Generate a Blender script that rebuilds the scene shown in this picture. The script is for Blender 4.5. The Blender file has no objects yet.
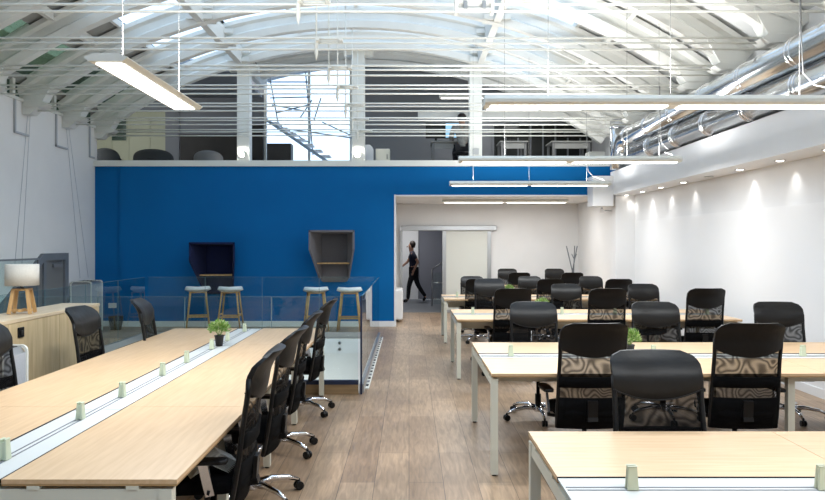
import bpy, math, random
from mathutils import Vector, Matrix
random.seed(7)
PI = math.pi
sc = bpy.context.scene
COL = sc.collection

# ------------------------------------------------------------------ materials
def new_mat(name):
    m = bpy.data.materials.new(name); m.use_nodes = True
    nt = m.node_tree
    for n in list(nt.nodes): nt.nodes.remove(n)
    out = nt.nodes.new('ShaderNodeOutputMaterial')
    return m, nt, out
def s2l(c):
    return tuple((v/255/12.92 if v/255 <= .04045 else ((v/255+.055)/1.055)**2.4) for v in c)+(1,)
def pbr(name, rgb, rough=.5, metal=0, noise=.0, nscale=20, bump=0, bscale=200, spec=.5):
    m, nt, out = new_mat(name)
    b = nt.nodes.new('ShaderNodeBsdfPrincipled'); nt.links.new(b.outputs[0], out.inputs[0])
    c = s2l(rgb)
    b.inputs['Base Color'].default_value = c
    b.inputs['Roughness'].default_value = rough
    b.inputs['Metallic'].default_value = metal
    b.inputs['Specular IOR Level'].default_value = spec
    tc = nt.nodes.new('ShaderNodeTexCoord')
    if noise:
        n = nt.nodes.new('ShaderNodeTexNoise'); n.inputs['Scale'].default_value = nscale
        n.inputs['Detail'].default_value = 3
        nt.links.new(tc.outputs['Object'], n.inputs['Vector'])
        r = nt.nodes.new('ShaderNodeValToRGB')
        r.color_ramp.elements[0].position = .3; r.color_ramp.elements[1].position = .7
        r.color_ramp.elements[0].color = tuple(max(0, v*(1-noise)) for v in c[:3])+(1,)
        r.color_ramp.elements[1].color = tuple(min(1, v*(1+noise)) for v in c[:3])+(1,)
        nt.links.new(n.outputs['Fac'], r.inputs[0]); nt.links.new(r.outputs[0], b.inputs['Base Color'])
    if bump:
        n = nt.nodes.new('ShaderNodeTexNoise'); n.inputs['Scale'].default_value = bscale
        nt.links.new(tc.outputs['Object'], n.inputs['Vector'])
        bm = nt.nodes.new('ShaderNodeBump'); bm.inputs['Strength'].default_value = bump
        bm.inputs['Distance'].default_value = .01
        nt.links.new(n.outputs['Fac'], bm.inputs['Height']); nt.links.new(bm.outputs[0], b.inputs['Normal'])
    return m
def wood(name, c1, c2, stretch=(1, 12, 12), scale=3.0, rough=.45):
    m, nt, out = new_mat(name)
    b = nt.nodes.new('ShaderNodeBsdfPrincipled'); nt.links.new(b.outputs[0], out.inputs[0])
    b.inputs['Roughness'].default_value = rough
    tc = nt.nodes.new('ShaderNodeTexCoord'); mp = nt.nodes.new('ShaderNodeMapping')
    mp.inputs['Scale'].default_value = stretch
    nt.links.new(tc.outputs['Object'], mp.inputs[0])
    n = nt.nodes.new('ShaderNodeTexNoise'); n.inputs['Scale'].default_value = scale; n.inputs['Detail'].default_value = 5
    nt.links.new(mp.outputs[0], n.inputs['Vector'])
    r = nt.nodes.new('ShaderNodeValToRGB')
    r.color_ramp.elements[0].position = .3; r.color_ramp.elements[1].position = .7
    r.color_ramp.elements[0].color = s2l(c1); r.color_ramp.elements[1].color = s2l(c2)
    nt.links.new(n.outputs['Fac'], r.inputs[0]); nt.links.new(r.outputs[0], b.inputs['Base Color'])
    return m
def emit(name, rgb, st):
    m, nt, out = new_mat(name)
    e = nt.nodes.new('ShaderNodeEmission'); e.inputs[0].default_value = s2l(rgb); e.inputs[1].default_value = st
    nt.links.new(e.outputs[0], out.inputs[0]); return m
def glass(name, tint=(240, 248, 248), refl=1.0, rough=.0, opac=0.0, dcol=(200, 210, 210)):
    m, nt, out = new_mat(name)
    t = nt.nodes.new('ShaderNodeBsdfTransparent'); t.inputs[0].default_value = s2l(tint)
    g = nt.nodes.new('ShaderNodeBsdfGlossy'); g.inputs['Roughness'].default_value = rough
    fr = nt.nodes.new('ShaderNodeFresnel'); fr.inputs[0].default_value = 1.45
    mul = nt.nodes.new('ShaderNodeMath'); mul.operation = 'MULTIPLY'; mul.inputs[1].default_value = refl
    ge = nt.nodes.new('ShaderNodeNewGeometry'); inv = nt.nodes.new('ShaderNodeMath'); inv.operation = 'SUBTRACT'; inv.inputs[0].default_value = 1
    nt.links.new(ge.outputs['Backfacing'], inv.inputs[1])
    m0 = nt.nodes.new('ShaderNodeMath'); m0.operation = 'MULTIPLY'; nt.links.new(fr.outputs[0], m0.inputs[0]); nt.links.new(inv.outputs[0], m0.inputs[1])
    nt.links.new(m0.outputs[0], mul.inputs[0])
    mx = nt.nodes.new('ShaderNodeMixShader')
    nt.links.new(mul.outputs[0], mx.inputs[0]); nt.links.new(t.outputs[0], mx.inputs[1]); nt.links.new(g.outputs[0], mx.inputs[2])
    last = mx
    if opac:
        d = nt.nodes.new('ShaderNodeBsdfDiffuse'); d.inputs[0].default_value = s2l(dcol)
        m2 = nt.nodes.new('ShaderNodeMixShader'); m2.inputs[0].default_value = opac
        nt.links.new(mx.outputs[0], m2.inputs[1]); nt.links.new(d.outputs[0], m2.inputs[2]); last = m2
    nt.links.new(last.outputs[0], out.inputs[0]); return m
def mesh_fabric():
    m, nt, out = new_mat('mesh_fabric')
    t = nt.nodes.new('ShaderNodeBsdfTransparent')
    d = nt.nodes.new('ShaderNodeBsdfPrincipled'); d.inputs['Specular IOR Level'].default_value = .1; d.inputs['Base Color'].default_value = s2l((7, 7, 8)); d.inputs['Roughness'].default_value = .6
    tc = nt.nodes.new('ShaderNodeTexCoord')
    n = nt.nodes.new('ShaderNodeTexNoise'); n.inputs['Scale'].default_value = 5; n.inputs['Detail'].default_value = 1
    nt.links.new(tc.outputs['Object'], n.inputs['Vector'])
    w = nt.nodes.new('ShaderNodeMath'); w.operation = 'MULTIPLY'; w.inputs[1].default_value = 95
    nt.links.new(n.outputs['Fac'], w.inputs[0])
    sn = nt.nodes.new('ShaderNodeMath'); sn.operation = 'SINE'; nt.links.new(w.outputs[0], sn.inputs[0])
    mr = nt.nodes.new('ShaderNodeMapRange')
    mr.inputs['From Min'].default_value = -1; mr.inputs['From Max'].default_value = 1
    mr.inputs['To Min'].default_value = .74; mr.inputs['To Max'].default_value = .93
    nt.links.new(sn.outputs[0], mr.inputs[0])
    mx = nt.nodes.new('ShaderNodeMixShader')
    nt.links.new(mr.outputs[0], mx.inputs[0]); nt.links.new(t.outputs[0], mx.inputs[1]); nt.links.new(d.outputs[0], mx.inputs[2])
    nt.links.new(mx.outputs[0], out.inputs[0]); return m
def floor_mat():
    m, nt, out = new_mat('oak_floor')
    N = nt.nodes.new; L = nt.links.new
    b = N('ShaderNodeBsdfPrincipled'); L(b.outputs[0], out.inputs[0])
    b.inputs['Roughness'].default_value = .38
    tc = N('ShaderNodeTexCoord'); sep = N('ShaderNodeSeparateXYZ'); L(tc.outputs['Object'], sep.inputs[0])
    cmb = N('ShaderNodeCombineXYZ'); L(sep.outputs['Y'], cmb.inputs['X']); L(sep.outputs['X'], cmb.inputs['Y'])
    br = N('ShaderNodeTexBrick'); L(cmb.outputs[0], br.inputs['Vector'])
    br.inputs['Scale'].default_value = 1; br.inputs['Brick Width'].default_value = 1.9; br.inputs['Row Height'].default_value = .24
    br.inputs['Mortar Size'].default_value = .0025; br.inputs['Mortar Smooth'].default_value = .3; br.inputs['Bias'].default_value = 0
    br.offset = .37
    br.inputs['Color1'].default_value = s2l((146, 120, 95)); br.inputs['Color2'].default_value = s2l((170, 143, 115))
    br.inputs['Mortar'].default_value = s2l((88, 72, 60))
    mp = N('ShaderNodeMapping'); mp.inputs['Scale'].default_value = (9, .9, 1); L(tc.outputs['Object'], mp.inputs[0])
    n = N('ShaderNodeTexNoise'); n.inputs['Scale'].default_value = 4; n.inputs['Detail'].default_value = 6; n.inputs['Distortion'].default_value = .8
    L(mp.outputs[0], n.inputs['Vector'])
    mr = N('ShaderNodeMapRange'); mr.inputs['From Min'].default_value = .3; mr.inputs['From Max'].default_value = .7
    mr.inputs['To Min'].default_value = .70; mr.inputs['To Max'].default_value = 1.22; L(n.outputs['Fac'], mr.inputs[0])
    n2 = N('ShaderNodeTexNoise'); n2.inputs['Scale'].default_value = 1.1; n2.inputs['Detail'].default_value = 3; L(tc.outputs['Object'], n2.inputs['Vector'])
    mr2 = N('ShaderNodeMapRange'); mr2.inputs['From Min'].default_value = .35; mr2.inputs['From Max'].default_value = .65
    mr2.inputs['To Min'].default_value = .78; mr2.inputs['To Max'].default_value = 1.14; L(n2.outputs['Fac'], mr2.inputs[0])
    mm = N('ShaderNodeMath'); mm.operation = 'MULTIPLY'; L(mr.outputs[0], mm.inputs[0]); L(mr2.outputs[0], mm.inputs[1])
    vm = N('ShaderNodeVectorMath'); vm.operation = 'SCALE'; L(br.outputs['Color'], vm.inputs[0]); L(mm.outputs[0], vm.inputs['Scale'])
    L(vm.outputs[0], b.inputs['Base Color'])
    bp = N('ShaderNodeBump'); bp.inputs['Strength'].default_value = .15; bp.inputs['Distance'].default_value = .004
    L(n.outputs['Fac'], bp.inputs['Height']); L(bp.outputs[0], b.inputs['Normal'])
    return m

M = dict(
    floor=floor_mat(),
    white=pbr('white_paint', (228, 228, 228), .6, noise=.02, nscale=2),
    wallgrey=pbr('pale_grey_paint', (228, 226, 223), .7, noise=.02, nscale=2),
    gloss=pbr('glossy_white_board', (232, 232, 232), .28),
    rib=pbr('white_concrete', (216, 216, 210), .6, noise=.04, nscale=3),
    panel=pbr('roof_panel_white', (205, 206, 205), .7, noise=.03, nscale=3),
    panelgrey=pbr('roof_panel_shaded_grey', (150, 150, 146), .7, noise=.05, nscale=2),
    blue=pbr('blue_paint', (0, 98, 160), .8, noise=.03, nscale=1.5, spec=.2),
    steel=pbr('white_steel', (222, 222, 214), .4),
    creamsteel=pbr('cream_powder_coat', (205, 203, 188), .4),
    chrome=pbr('chrome', (225, 225, 228), .12, 1),
    duct=pbr('spiral_duct_steel', (205, 208, 210), .2, 1, bump=.03, bscale=5),
    alu=pbr('brushed_aluminium', (180, 182, 184), .35, .9),
    black=pbr('black_plastic', (9, 9, 10), .45, spec=.3),
    darkedge=pbr('dark_edge_band', (40, 34, 30), .5),
    fabric=pbr('black_fabric', (7, 7, 8), .9, noise=.3, nscale=60, spec=.1),
    leather=pbr('black_leather', (10, 10, 11), .45, bump=.25, bscale=14, spec=.32),
    mesh=mesh_fabric(),
    desk=wood('maple_desktop_long', (200, 167, 130), (216, 186, 150), (14, 1, 14), 3.2, .38),
    deskx=wood('maple_desktop_cross', (194, 161, 123), (208, 177, 140), (1, 14, 14), 3.2, .38),
    deskedge=wood('ply_edge', (150, 118, 76), (172, 140, 96), (1, 1, 20), 6, .5),
    oak=wood('light_oak', (178, 156, 118), (204, 184, 146), (9, 9, .8), 2.6, .5),
    oaktop=wood('light_oak_top', (196, 176, 146), (214, 194, 164), (12, 1, 12), 3, .4),
    stoolwood=wood('beech', (176, 136, 84), (206, 166, 112), (8, 8, 1), 5, .5),
    stripe=pbr('white_cable_cover', (188, 189, 186), .6),
    clamp=pbr('pale_green_plastic', (196, 204, 178), .4),
    clampr=pbr('cream_olive_plastic', (170, 172, 148), .4),
    greyfelt=pbr('grey_felt', (116, 114, 118), .95, noise=.08, nscale=80),
    greyfeltd=pbr('dark_grey_felt', (98, 96, 99), .95, noise=.08, nscale=80),
    navy=pbr('navy_felt', (10, 22, 62), .95, noise=.1, nscale=80),
    seatgrey=pbr('light_grey_shell', (226, 226, 226), .6),
    leaf=pbr('leaf_green', (112, 150, 66), .5, noise=.35, nscale=30),
    leafpale=pbr('leaf_pale', (170, 188, 130), .5, noise=.3, nscale=30),
    pot=pbr('black_pot', (26, 24, 24), .5),
    shade=pbr('linen_shade', (206, 201, 190), .9, noise=.06, nscale=120),
    darkgrey=pbr('dark_grey_paint', (112, 116, 122), .5),
    midgrey=pbr('mid_grey_paint', (120, 122, 126), .6),
    doorgrey=pbr('door_grey', (116, 116, 116), .5),
    hallgrey=pbr('hall_grey', (122, 124, 134), .7),
    perf=pbr('perforated_grey', (172, 175, 180), .5, 0, noise=.12, nscale=220),
    carpet=pbr('grey_carpet', (150, 152, 156), .9, noise=.06, nscale=60),
    rail=glass('clear_rail_glass', (247, 252, 251), 1.2),
    railedge=pbr('glass_edge_green', (110, 140, 145), .2),
    frost=glass('frosted_glass', (226, 230, 226), .6, .3, .8, (236, 238, 232)),
    skyglass=glass('roof_glass', (214, 226, 238), .4),
    greenglass=glass('green_side_glass', (150, 168, 156), .5, 0, .35, (120, 138, 126)),
    tube=emit('lamp_diffuser', (255, 253, 248), 7),
    tubeh=emit('hall_lamp', (255, 253, 248), 6),
    spot=emit('spot_lens', (255, 244, 224), 80),
    down=emit('downlight_lens', (255, 248, 236), 6),
    screen=emit('lit_screen', (150, 200, 235), 1.0),
    monitor=pbr('dark_screen', (30, 34, 32), .2),
    yellow=pbr('pale_cream_panel', (176, 176, 150), .6),
    brown=pbr('dark_brown_blind', (46, 42, 38), .6, noise=.2, nscale=3),
    darkwin=pbr('dark_glazing', (26, 29, 27), .3, noise=.3, nscale=2, spec=.3),
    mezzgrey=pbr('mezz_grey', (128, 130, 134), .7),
    bluesteel=pbr('blue_grey_steel', (150, 168, 186), .4, .0),
    skin=pbr('skin', (150, 112, 92), .5),
    hair=pbr('dark_hair', (40, 30, 24), .7),
    tshirt=pbr('dark_navy_cloth', (36, 38, 54), .9),
    trouser=pbr('black_cloth', (20, 20, 26), .9),
    shirt2=pbr('grey_check_cloth', (120, 120, 116), .9, noise=.4, nscale=14),
    loungegrey=pbr('dark_lounge_felt', (62, 64, 64), .9),
    paper=pbr('grey_printed_paper', (205, 205, 200), .8, noise=.25, nscale=40),
    timber=wood('kick_timber', (120, 96, 66), (146, 120, 86), (1, 10, 10), 3, .6),
    navymetal=pbr('dark_blue_metal', (24, 36, 62), .4),
    tag=pbr('white_tag', (225, 225, 225), .6),
    wire=pbr('white_wire', (110, 110, 108), .6),
)

# ------------------------------------------------------------------ mesh builder
class MB:
    def __init__(s): s.v = []; s.f = []; s.sm = []; s.mi = []; s.cur = 0
    def add(s, vs, fs, smooth=False):
        b = len(s.v); s.v += [tuple(p) for p in vs]
        for f in fs: s.f.append(tuple(i+b for i in f)); s.sm.append(smooth); s.mi.append(s.cur)
        return s
    def box(s, x0, y0, z0, x1, y1, z1):
        vs = [(x0,y0,z0),(x1,y0,z0),(x1,y1,z0),(x0,y1,z0),(x0,y0,z1),(x1,y0,z1),(x1,y1,z1),(x0,y1,z1)]
        return s.add(vs, [(0,3,2,1),(4,5,6,7),(0,1,5,4),(1,2,6,5),(2,3,7,6),(3,0,4,7)])
    def bar(s, a, b, w, h, up=(0,0,1), taper=1):
        a = Vector(a); b = Vector(b); d = (b-a).normalized(); u = Vector(up)
        if abs(d.dot(u)) > .99: u = Vector((1,0,0))
        r = d.cross(u).normalized(); u = r.cross(d).normalized()
        vs = []
        for p, k in ((a, 1), (b, taper)):
            for sx, sz in ((-1,-1),(1,-1),(1,1),(-1,1)): vs.append(p + r*sx*w/2*k + u*sz*h/2*k)
        return s.add(vs, [(0,1,2,3),(7,6,5,4),(0,4,5,1),(1,5,6,2),(2,6,7,3),(3,7,4,0)])
    def tube(s, pts, r, n=8, caps=True, radii=None):
        pts = [Vector(p) for p in pts]; m = len(pts); vs = []; fs = []
        pu = None
        for i, p in enumerate(pts):
            d = (pts[min(i+1, m-1)] - pts[max(i-1, 0)]).normalized()
            if pu is None:
                u = Vector((0,0,1)) if abs(d.z) < .9 else Vector((1,0,0))
            else: u = pu
            rr = d.cross(u).normalized(); u = rr.cross(d).normalized(); pu = u
            R = radii[i] if radii else r
            for k in range(n):
                a = 2*PI*k/n; vs.append(p + rr*math.cos(a)*R + u*math.sin(a)*R)
        for i in range(m-1):
            for k in range(n):
                k2 = (k+1) % n; fs.append((i*n+k, i*n+k2, (i+1)*n+k2, (i+1)*n+k))
        s.add(vs, fs, True)
        if caps:
            b = len(s.v)-m*n
            s.f.append(tuple(b+k for k in range(n))[::-1]); s.sm.append(False); s.mi.append(s.cur)
            s.f.append(tuple(b+(m-1)*n+k for k in range(n))); s.sm.append(False); s.mi.append(s.cur)
        return s
    def lathe(s, prof, n=20, c=(0,0,0), smooth=True):
        vs = []; fs = []
        for (r, z) in prof:
            for k in range(n):
                a = 2*PI*k/n; vs.append((c[0]+r*math.cos(a), c[1]+r*math.sin(a), c[2]+z))
        for i in range(len(prof)-1):
            for k in range(n):
                k2 = (k+1) % n; fs.append((i*n+k, i*n+k2, (i+1)*n+k2, (i+1)*n+k))
        s.add(vs, fs, smooth)
        b = len(s.v)-len(vs)
        if prof[0][0] > 1e-4: s.f.append(tuple(b+k for k in range(n))[::-1]); s.sm.append(False); s.mi.append(s.cur)
        if prof[-1][0] > 1e-4: s.f.append(tuple(b+(len(prof)-1)*n+k for k in range(n))); s.sm.append(False); s.mi.append(s.cur)
        return s
    def grid(s, fn, nu, nv, smooth=True, flip=False):
        vs = [fn(i/nu, j/nv) for j in range(nv+1) for i in range(nu+1)]
        fs = []
        for j in range(nv):
            for i in range(nu):
                q = (j*(nu+1)+i, j*(nu+1)+i+1, (j+1)*(nu+1)+i+1, (j+1)*(nu+1)+i)
                fs.append(q[::-1] if flip else q)
        return s.add(vs, fs, smooth)
    def prism(s, poly, off):
        n = len(poly); a = [Vector(p) for p in poly]; b = [p+Vector(off) for p in a]
        fs = [tuple(range(n))[::-1], tuple(range(n, 2*n))]
        for k in range(n): fs.append((k, (k+1) % n, n+(k+1) % n, n+k))
        return s.add(a+b, fs)
    def build(s, name, mat, parent=None, bevel=0, sub=0, solid=0, loc=None):
        me = bpy.data.meshes.new(name); me.from_pydata(s.v, [], s.f)
        for p, sm, mi in zip(me.polygons, s.sm, s.mi): p.use_smooth = sm; p.material_index = mi
        for mm in (mat if isinstance(mat, (list, tuple)) else [mat]): me.materials.append(mm)
        me.update()
        o = bpy.data.objects.new(name, me); COL.objects.link(o)
        if parent: o.parent = parent
        if loc: o.location = loc
        if solid:
            md = o.modifiers.new('t', 'SOLIDIFY'); md.thickness = solid; md.offset = 0
        if bevel:
            md = o.modifiers.new('b', 'BEVEL'); md.width = bevel; md.segments = 2; md.limit_method = 'ANGLE'
        if sub:
            md = o.modifiers.new('s', 'SUBSURF'); md.levels = sub; md.render_levels = sub
        return o
def thing(name, label, cat, loc=(0,0,0), rotz=0, group=None):
    o = bpy.data.objects.new(name, None); COL.objects.link(o)
    o.location = loc; o.rotation_euler = (0,0,rotz); o['label'] = label; o['category'] = cat
    o.empty_display_size = .1
    if group: o['group'] = group
    return o
def tag(o, label, cat, group=None):
    o['label'] = label; o['category'] = cat
    if group: o['group'] = group
    return o
def struct(name, mb, mat, **k):
    o = mb.build(name, mat, **k); o['kind'] = 'structure'; return o
def kids(o): return [c for c in bpy.data.objects if c.parent == o]
_tree = {}
def copy_tree(o, parent=None):
    c = o.copy(); COL.objects.link(c)
    if parent: c.parent = parent
    if o.name not in _tree: _tree[o.name] = kids(o)
    for ch in _tree[o.name]: copy_tree(ch, c)
    return c
def place(proto, first, loc, rotz, label, group=None, cat=None, sz=1):
    o = proto if first else copy_tree(proto)
    o.location = loc; o.rotation_euler = (0,0,rotz); o['label'] = label
    if group: o['group'] = group
    if sz != 1: o.scale = (1,1,sz)
    return o
def light(kind, name, loc, power, parent=None, rot=(0,0,0), color=(1,1,1), size=(1,1), spot=None, radius=.05):
    l = bpy.data.lights.new(name, kind); l.energy = power; l.color = color
    if kind == 'AREA': l.shape = 'RECTANGLE'; l.size, l.size_y = size
    if kind == 'SPOT': l.spot_size = spot[0]; l.spot_blend = spot[1]; l.shadow_soft_size = radius
    if kind == 'POINT': l.shadow_soft_size = radius
    o = bpy.data.objects.new(name, l); COL.objects.link(o); o.location = loc; o.rotation_euler = rot
    if parent: o.parent = parent
    return o

# ------------------------------------------------------------------ setting
LW, RW, BW = -6.36, 4.47, 14.43           # left wall, right wall, blue wall
HX0, HX1, HY0, HY1 = LW, -.55, 7.98, 12.6   # stairwell opening
f = MB()
f.box(LW-.2, -4, -.2, RW+.2, HY0, 0); f.box(HX1, HY0, -.2, RW+.2, HY1, 0); f.box(LW-.2, HY1, -.2, RW+.2, 17.4, 0)
struct('floor', f, M['floor'])
b = MB(); b.box(LW-.2, HY0, -2.8, 0, HY1+.3, -2.7); struct('floor_stairwell', b, M['carpet'])
b = MB(); b.box(LW, HY1, -2.7, HX1+.2, HY1+.1, -.2); b.box(HX1, HY0, -2.7, HX1+.1, HY1, -.2); b.box(LW, HY0-.1, -2.7, HX1+.1, HY0, -.2)
struct('wall_stairwell', b, M['wallgrey'])
b = MB(); b.box(-4.65, HY1-.012, -.26, HX1, HY1, -.0); b.box(HX1-.012, HY0, -.26, HX1, HY1-.012, -.0)
struct('trim_stairwell', b, M['white'])
b = MB(); b.box(LW-.2, -4, -2.8, LW, BW+.15, 4.0); struct('wall_left', b, M['wallgrey'])
b = MB(); b.box(LW-.06, -4, 4.0, LW+.03, BW+.1, 4.05); struct('trim_left', b, M['rib'])
b = MB(); b.box(RW, -4, 0, RW+.2, 18, 4.6); struct('wall_right', b, M['white'])
b = MB(); b.box(RW-.012, -4, .1, RW, 14.2, 2.12); struct('wall_right_board', b, M['gloss'])
b = MB(); b.box(RW-.025, -4, 0, RW, 14.2, .1); struct('baseboard_right', b, M['white'])
b = MB(); b.box(LW-.2, -4.2, -.2, RW+.2, -4, 6.5); struct('wall_front', b, M['white'])
# blue wall with the alcove cut out of it
b = MB(); b.box(-5.84, BW, 0, -.30, BW+.15, 3.23); b.box(LW, BW+.05, 0, -5.84, BW+.15, 3.23); b.box(-.30, BW, 2.64, 3.62, BW+.15, 3.23); b.box(3.62, BW, 3.0, RW, BW+.15, 3.23)
struct('wall_back', b, M['blue'])
b = MB(); b.box(-5.84, BW-.018, 0, -.30, BW, .11); b.box(LW, BW+.03, 0, -5.84, BW+.05, .11); struct('baseboard_back', b, M['white'])
b = MB(); b.box(-.30, BW-.01, 0, -.262, BW+.16, 2.66); b.box(-.262, BW-.01, 2.625, 3.62, BW+.16, 2.655); struct('trim_alcove', b, M['white'])
b = MB(); b.box(-.45, BW+.15, 0, -.30, 17.4, 2.64); struct('wall_alcove_left', b, M['white'])
b = MB(); b.box(4.12, BW, 0, RW, 17.4, 2.64); struct('wall_alcove_right', b, M['white'])
b = MB(); b.box(-.30, 17.4, 2.10, 4.3, 17.5, 2.64); b.box(-.30, 17.4, 0, -.22, 17.5, 2.1); b.box(1.95, 17.4, 0, 4.3, 17.5, 2.1); b.box(.83, 17.4, 2.0, 1.95, 17.5, 2.1)
struct('wall_alcove_back', b, M['white'])
b = MB(); b.box(-.45, BW+.15, 2.64, 4.47, 17.5, 2.74); struct('ceiling_alcove', b, M['white'])
# mezzanine
b = MB(); b.box(-8.2, BW+.0, 3.23, 4.47, 17.9, 3.27); struct('floor_mezzanine', b, M['carpet'])
b = MB(); b.box(-6.36, BW-.03, 3.232, 4.2, BW+.06, 3.35); struct('trim_mezzanine', b, M['steel'])
b = MB(); b.box(-8.4, BW, 3.2, -8.2, 17.9, 6); struct('wall_mezzanine_left', b, M['yellow'])
YB = 17.55
def P(px, y, Y): return ((px-409)/715*Y, Y, 1.665+(244-y)/715*Y)
def PX(px, Y): return (px-409)/715*Y
# back wall of the mezzanine with an opening for the big window
wx0, wx1 = PX(264, YB), PX(352, YB)
b = MB(); b.box(wx1, YB, 3.27, 4.47, YB+.1, 6.2); b.box(-8.2, YB, 3.27, wx0, YB+.1, 6.2)
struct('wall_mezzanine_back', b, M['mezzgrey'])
b = MB(); b.box(-8.2, YB-.04, 3.27, PX(166, YB), YB, 4.9)
for x in (PX(112,YB), PX(129,YB), PX(150,YB)): b.box(x-.02, YB-.06, 3.27, x+.02, YB-.04, 4.9)
struct('wall_mezzanine_cream', b, M['yellow'])
b = MB(); b.box(PX(166,YB), YB-.05, 3.27, PX(180,YB), YB, 5.2); struct('trim_mezzanine_panel', b, M['midgrey'])
b = MB()
b.box(PX(181,YB), YB-.05, 3.27, PX(237,YB), YB, 4.35)
b.box(PX(248,YB), YB-.05, 3.27, PX(263,YB), YB, 4.6)
wfr = struct('window_1', b, M['brown'])
b = MB(); b.box(PX(493,YB), YB-.05, 3.27, PX(592,YB), YB, 4.6); wm = struct('window_2', b, M['darkwin'])
b = MB()
for i in range(9):
    x = PX(493,YB)+i*(PX(592,YB)-PX(493,YB))/8
    b.box(x-.02, YB-.07, 3.27, x+.02, YB-.05, 4.6)
b.box(PX(493,YB), YB-.07, 4.56, PX(592,YB), YB-.03, 4.62); b.build('mullion', M['midgrey'], wm)
b = MB(); b.box(PX(113,YB), YB-.07, PX(0,1)*0+4.2, PX(127,YB), YB-.06, 4.72)
struct('window_3', b, M['greenglass'])
# the big bright window at the stair (glass, frame, steel bracing)
b = MB()
for x0, x1 in ((wx0, wx0+.06), (wx1-.06, wx1), (PX(309,YB)-.03, PX(309,YB)+.03)): b.box(x0, YB, 3.27, x1, YB+.1, 6.0)
w4 = struct('window_4', b, M['steel'])
b = MB(); b.box(wx0+.06, YB+.05, 3.27, wx1-.06, YB+.06, 6.0); b.build('pane', M['skyglass'], w4)
b = MB()
Yb = YB-.12
seg = [((268,68),(279,128)), ((305,66),(313,155)), ((279,128),(352,138)), ((270,98),(310,97)), ((276,113),(308,105)), ((300,118),(312,100)), ((322,122),(352,136)), ((314,120),(321,98)), ((278,125),(310,143)), ((268,82),(308,82)), ((272,105),(310,112))]
for (a0, a1) in seg: b.bar(P(*a0, Yb), P(*a1, Yb), .025, .03)
st = b.build('stair_bracing', M['bluesteel']); tag(st, 'blue-grey steel stair bracing crossing the bright tall window upstairs', 'steelwork')
# flight of white steps behind the bright window's braces
t = thing('upper_stair', 'white slanted stair flight below the bright window on the mezzanine', 'stairs', (0,0,0))
b = MB()
for i in range(8):
    x = PX(272,17.2)+i*.2; z = 4.55-i*.13; b.box(x, 16.9, z-.03, x+.22, 17.35, z)
b.build('tread', M['white'], t)
b = MB(); b.bar((PX(268,17.1), 16.88, 4.6), (PX(335,17.1), 16.88, 3.5), .03, .07); b.build('stringer', M['bluesteel'], t)
b = MB(); b.box(PX(268,17.1), 16.95, 3.27, PX(292,17.1), 17.3, 4.05); b.build('stair_base', M['brown'], t)

# soffit box along the right wall
b = MB(); b.box(4.0, -4, 2.63, RW, 14.2, 3.09); b.box(3.6, 14.0, 2.41, 4.0, 14.43, 3.0); b.box(4.0, 14.2, 2.41, 4.3, 14.43, 3.0)
struct('ceiling_soffit', b, M['white'])
b = MB(); b.box(4.08, 14.12, 0, RW, 14.43, 2.64); struct('wall_pier_right', b, M['white'])

# hall behind the sliding door
b = MB(); b.box(-1.6, 17.5, -.04, 3.0, 21.6, -.001); struct('floor_hall', b, M['darkgrey'])
b = MB(); b.box(-1.6, 21.6, 0, 3.0, 21.7, 2.6); struct('wall_hall_back', b, M['hallgrey'])
b = MB(); b.box(-1.7, 17.5, 0, -1.6, 21.6, 2.6); b.box(3.0, 17.5, 0, 3.1, 21.6, 2.6); struct('wall_hall_side', b, M['hallgrey'])
b = MB(); b.box(-1.7, 17.5, 2.6, 3.1, 21.7, 2.7); struct('ceiling_hall', b, M['white'])
# sliding door with track
b = MB(); b.box(-.19, 17.29, 1.99, 2.12, 17.399, 2.11); d1 = struct('door_1', b, M['alu'], bevel=.01)
b = MB(); b.box(.81, 17.33, 0.01, .90, 17.37, 1.99); b.box(1.90, 17.33, 0.01, 1.99, 17.37, 1.99); b.box(.9, 17.33, .01, 1.9, 17.37, .07); b.build('door_frame', M['alu'], d1)
b = MB(); b.box(.90, 17.345, .07, 1.90, 17.355, 1.99); b.build('pane', M['frost'], d1)
b = MB(); b.box(-.22, 17.33, 0, -.16, 17.5, 1.99); b.build('jamb', M['alu'], d1)

# left-wall door to the stair, sloping head
def LP(px, y, off=0):
    Y = -(LW+off)*715/(409-px); return (LW+off, Y, 1.665+(244-y)/715*Y)
Yd0, Yd1 = 12.35, 13.24
out = [(LW,Yd1,-.6),(LW,Yd1,1.50),(LW,Yd0,1.50),(LW,10.6,.42),(LW,10.6,-.6)]
inn = [(LW,Yd1-.13,-.6),(LW,Yd1-.13,1.38),(LW,Yd0+.05,1.38),(LW,10.6,.26),(LW,10.6,-.6)]
b = MB()
vs = [Vector(p)+Vector((.06,0,0)) for p in out+inn] + [Vector(p) for p in out+inn]
b.add(vs, [(0,1,6,5),(1,2,7,6),(2,3,8,7),(0,10,11,1),(1,11,12,2),(2,12,13,3),(5,6,16,15),(6,7,17,16),(7,8,18,17),(3,13,18,8)])
d2 = struct('door_2', b, M['darkgrey'])
b = MB(); b.prism([Vector(p)+Vector((.004,0,0)) for p in inn], (.01,0,0)); b.build('door_leaf', M['doorgrey'], d2)
b = MB(); b.box(LW+.014, Yd0+.02, -.6, LW+.05, Yd0+.10, 1.38); b.build('door_post', M['darkgrey'], d2)
b = MB(); b.box(LW+.014, Yd0+.35, 1.25, LW+.06, Yd0+.65, 1.31); b.build('door_closer', M['midgrey'], d2)
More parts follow.
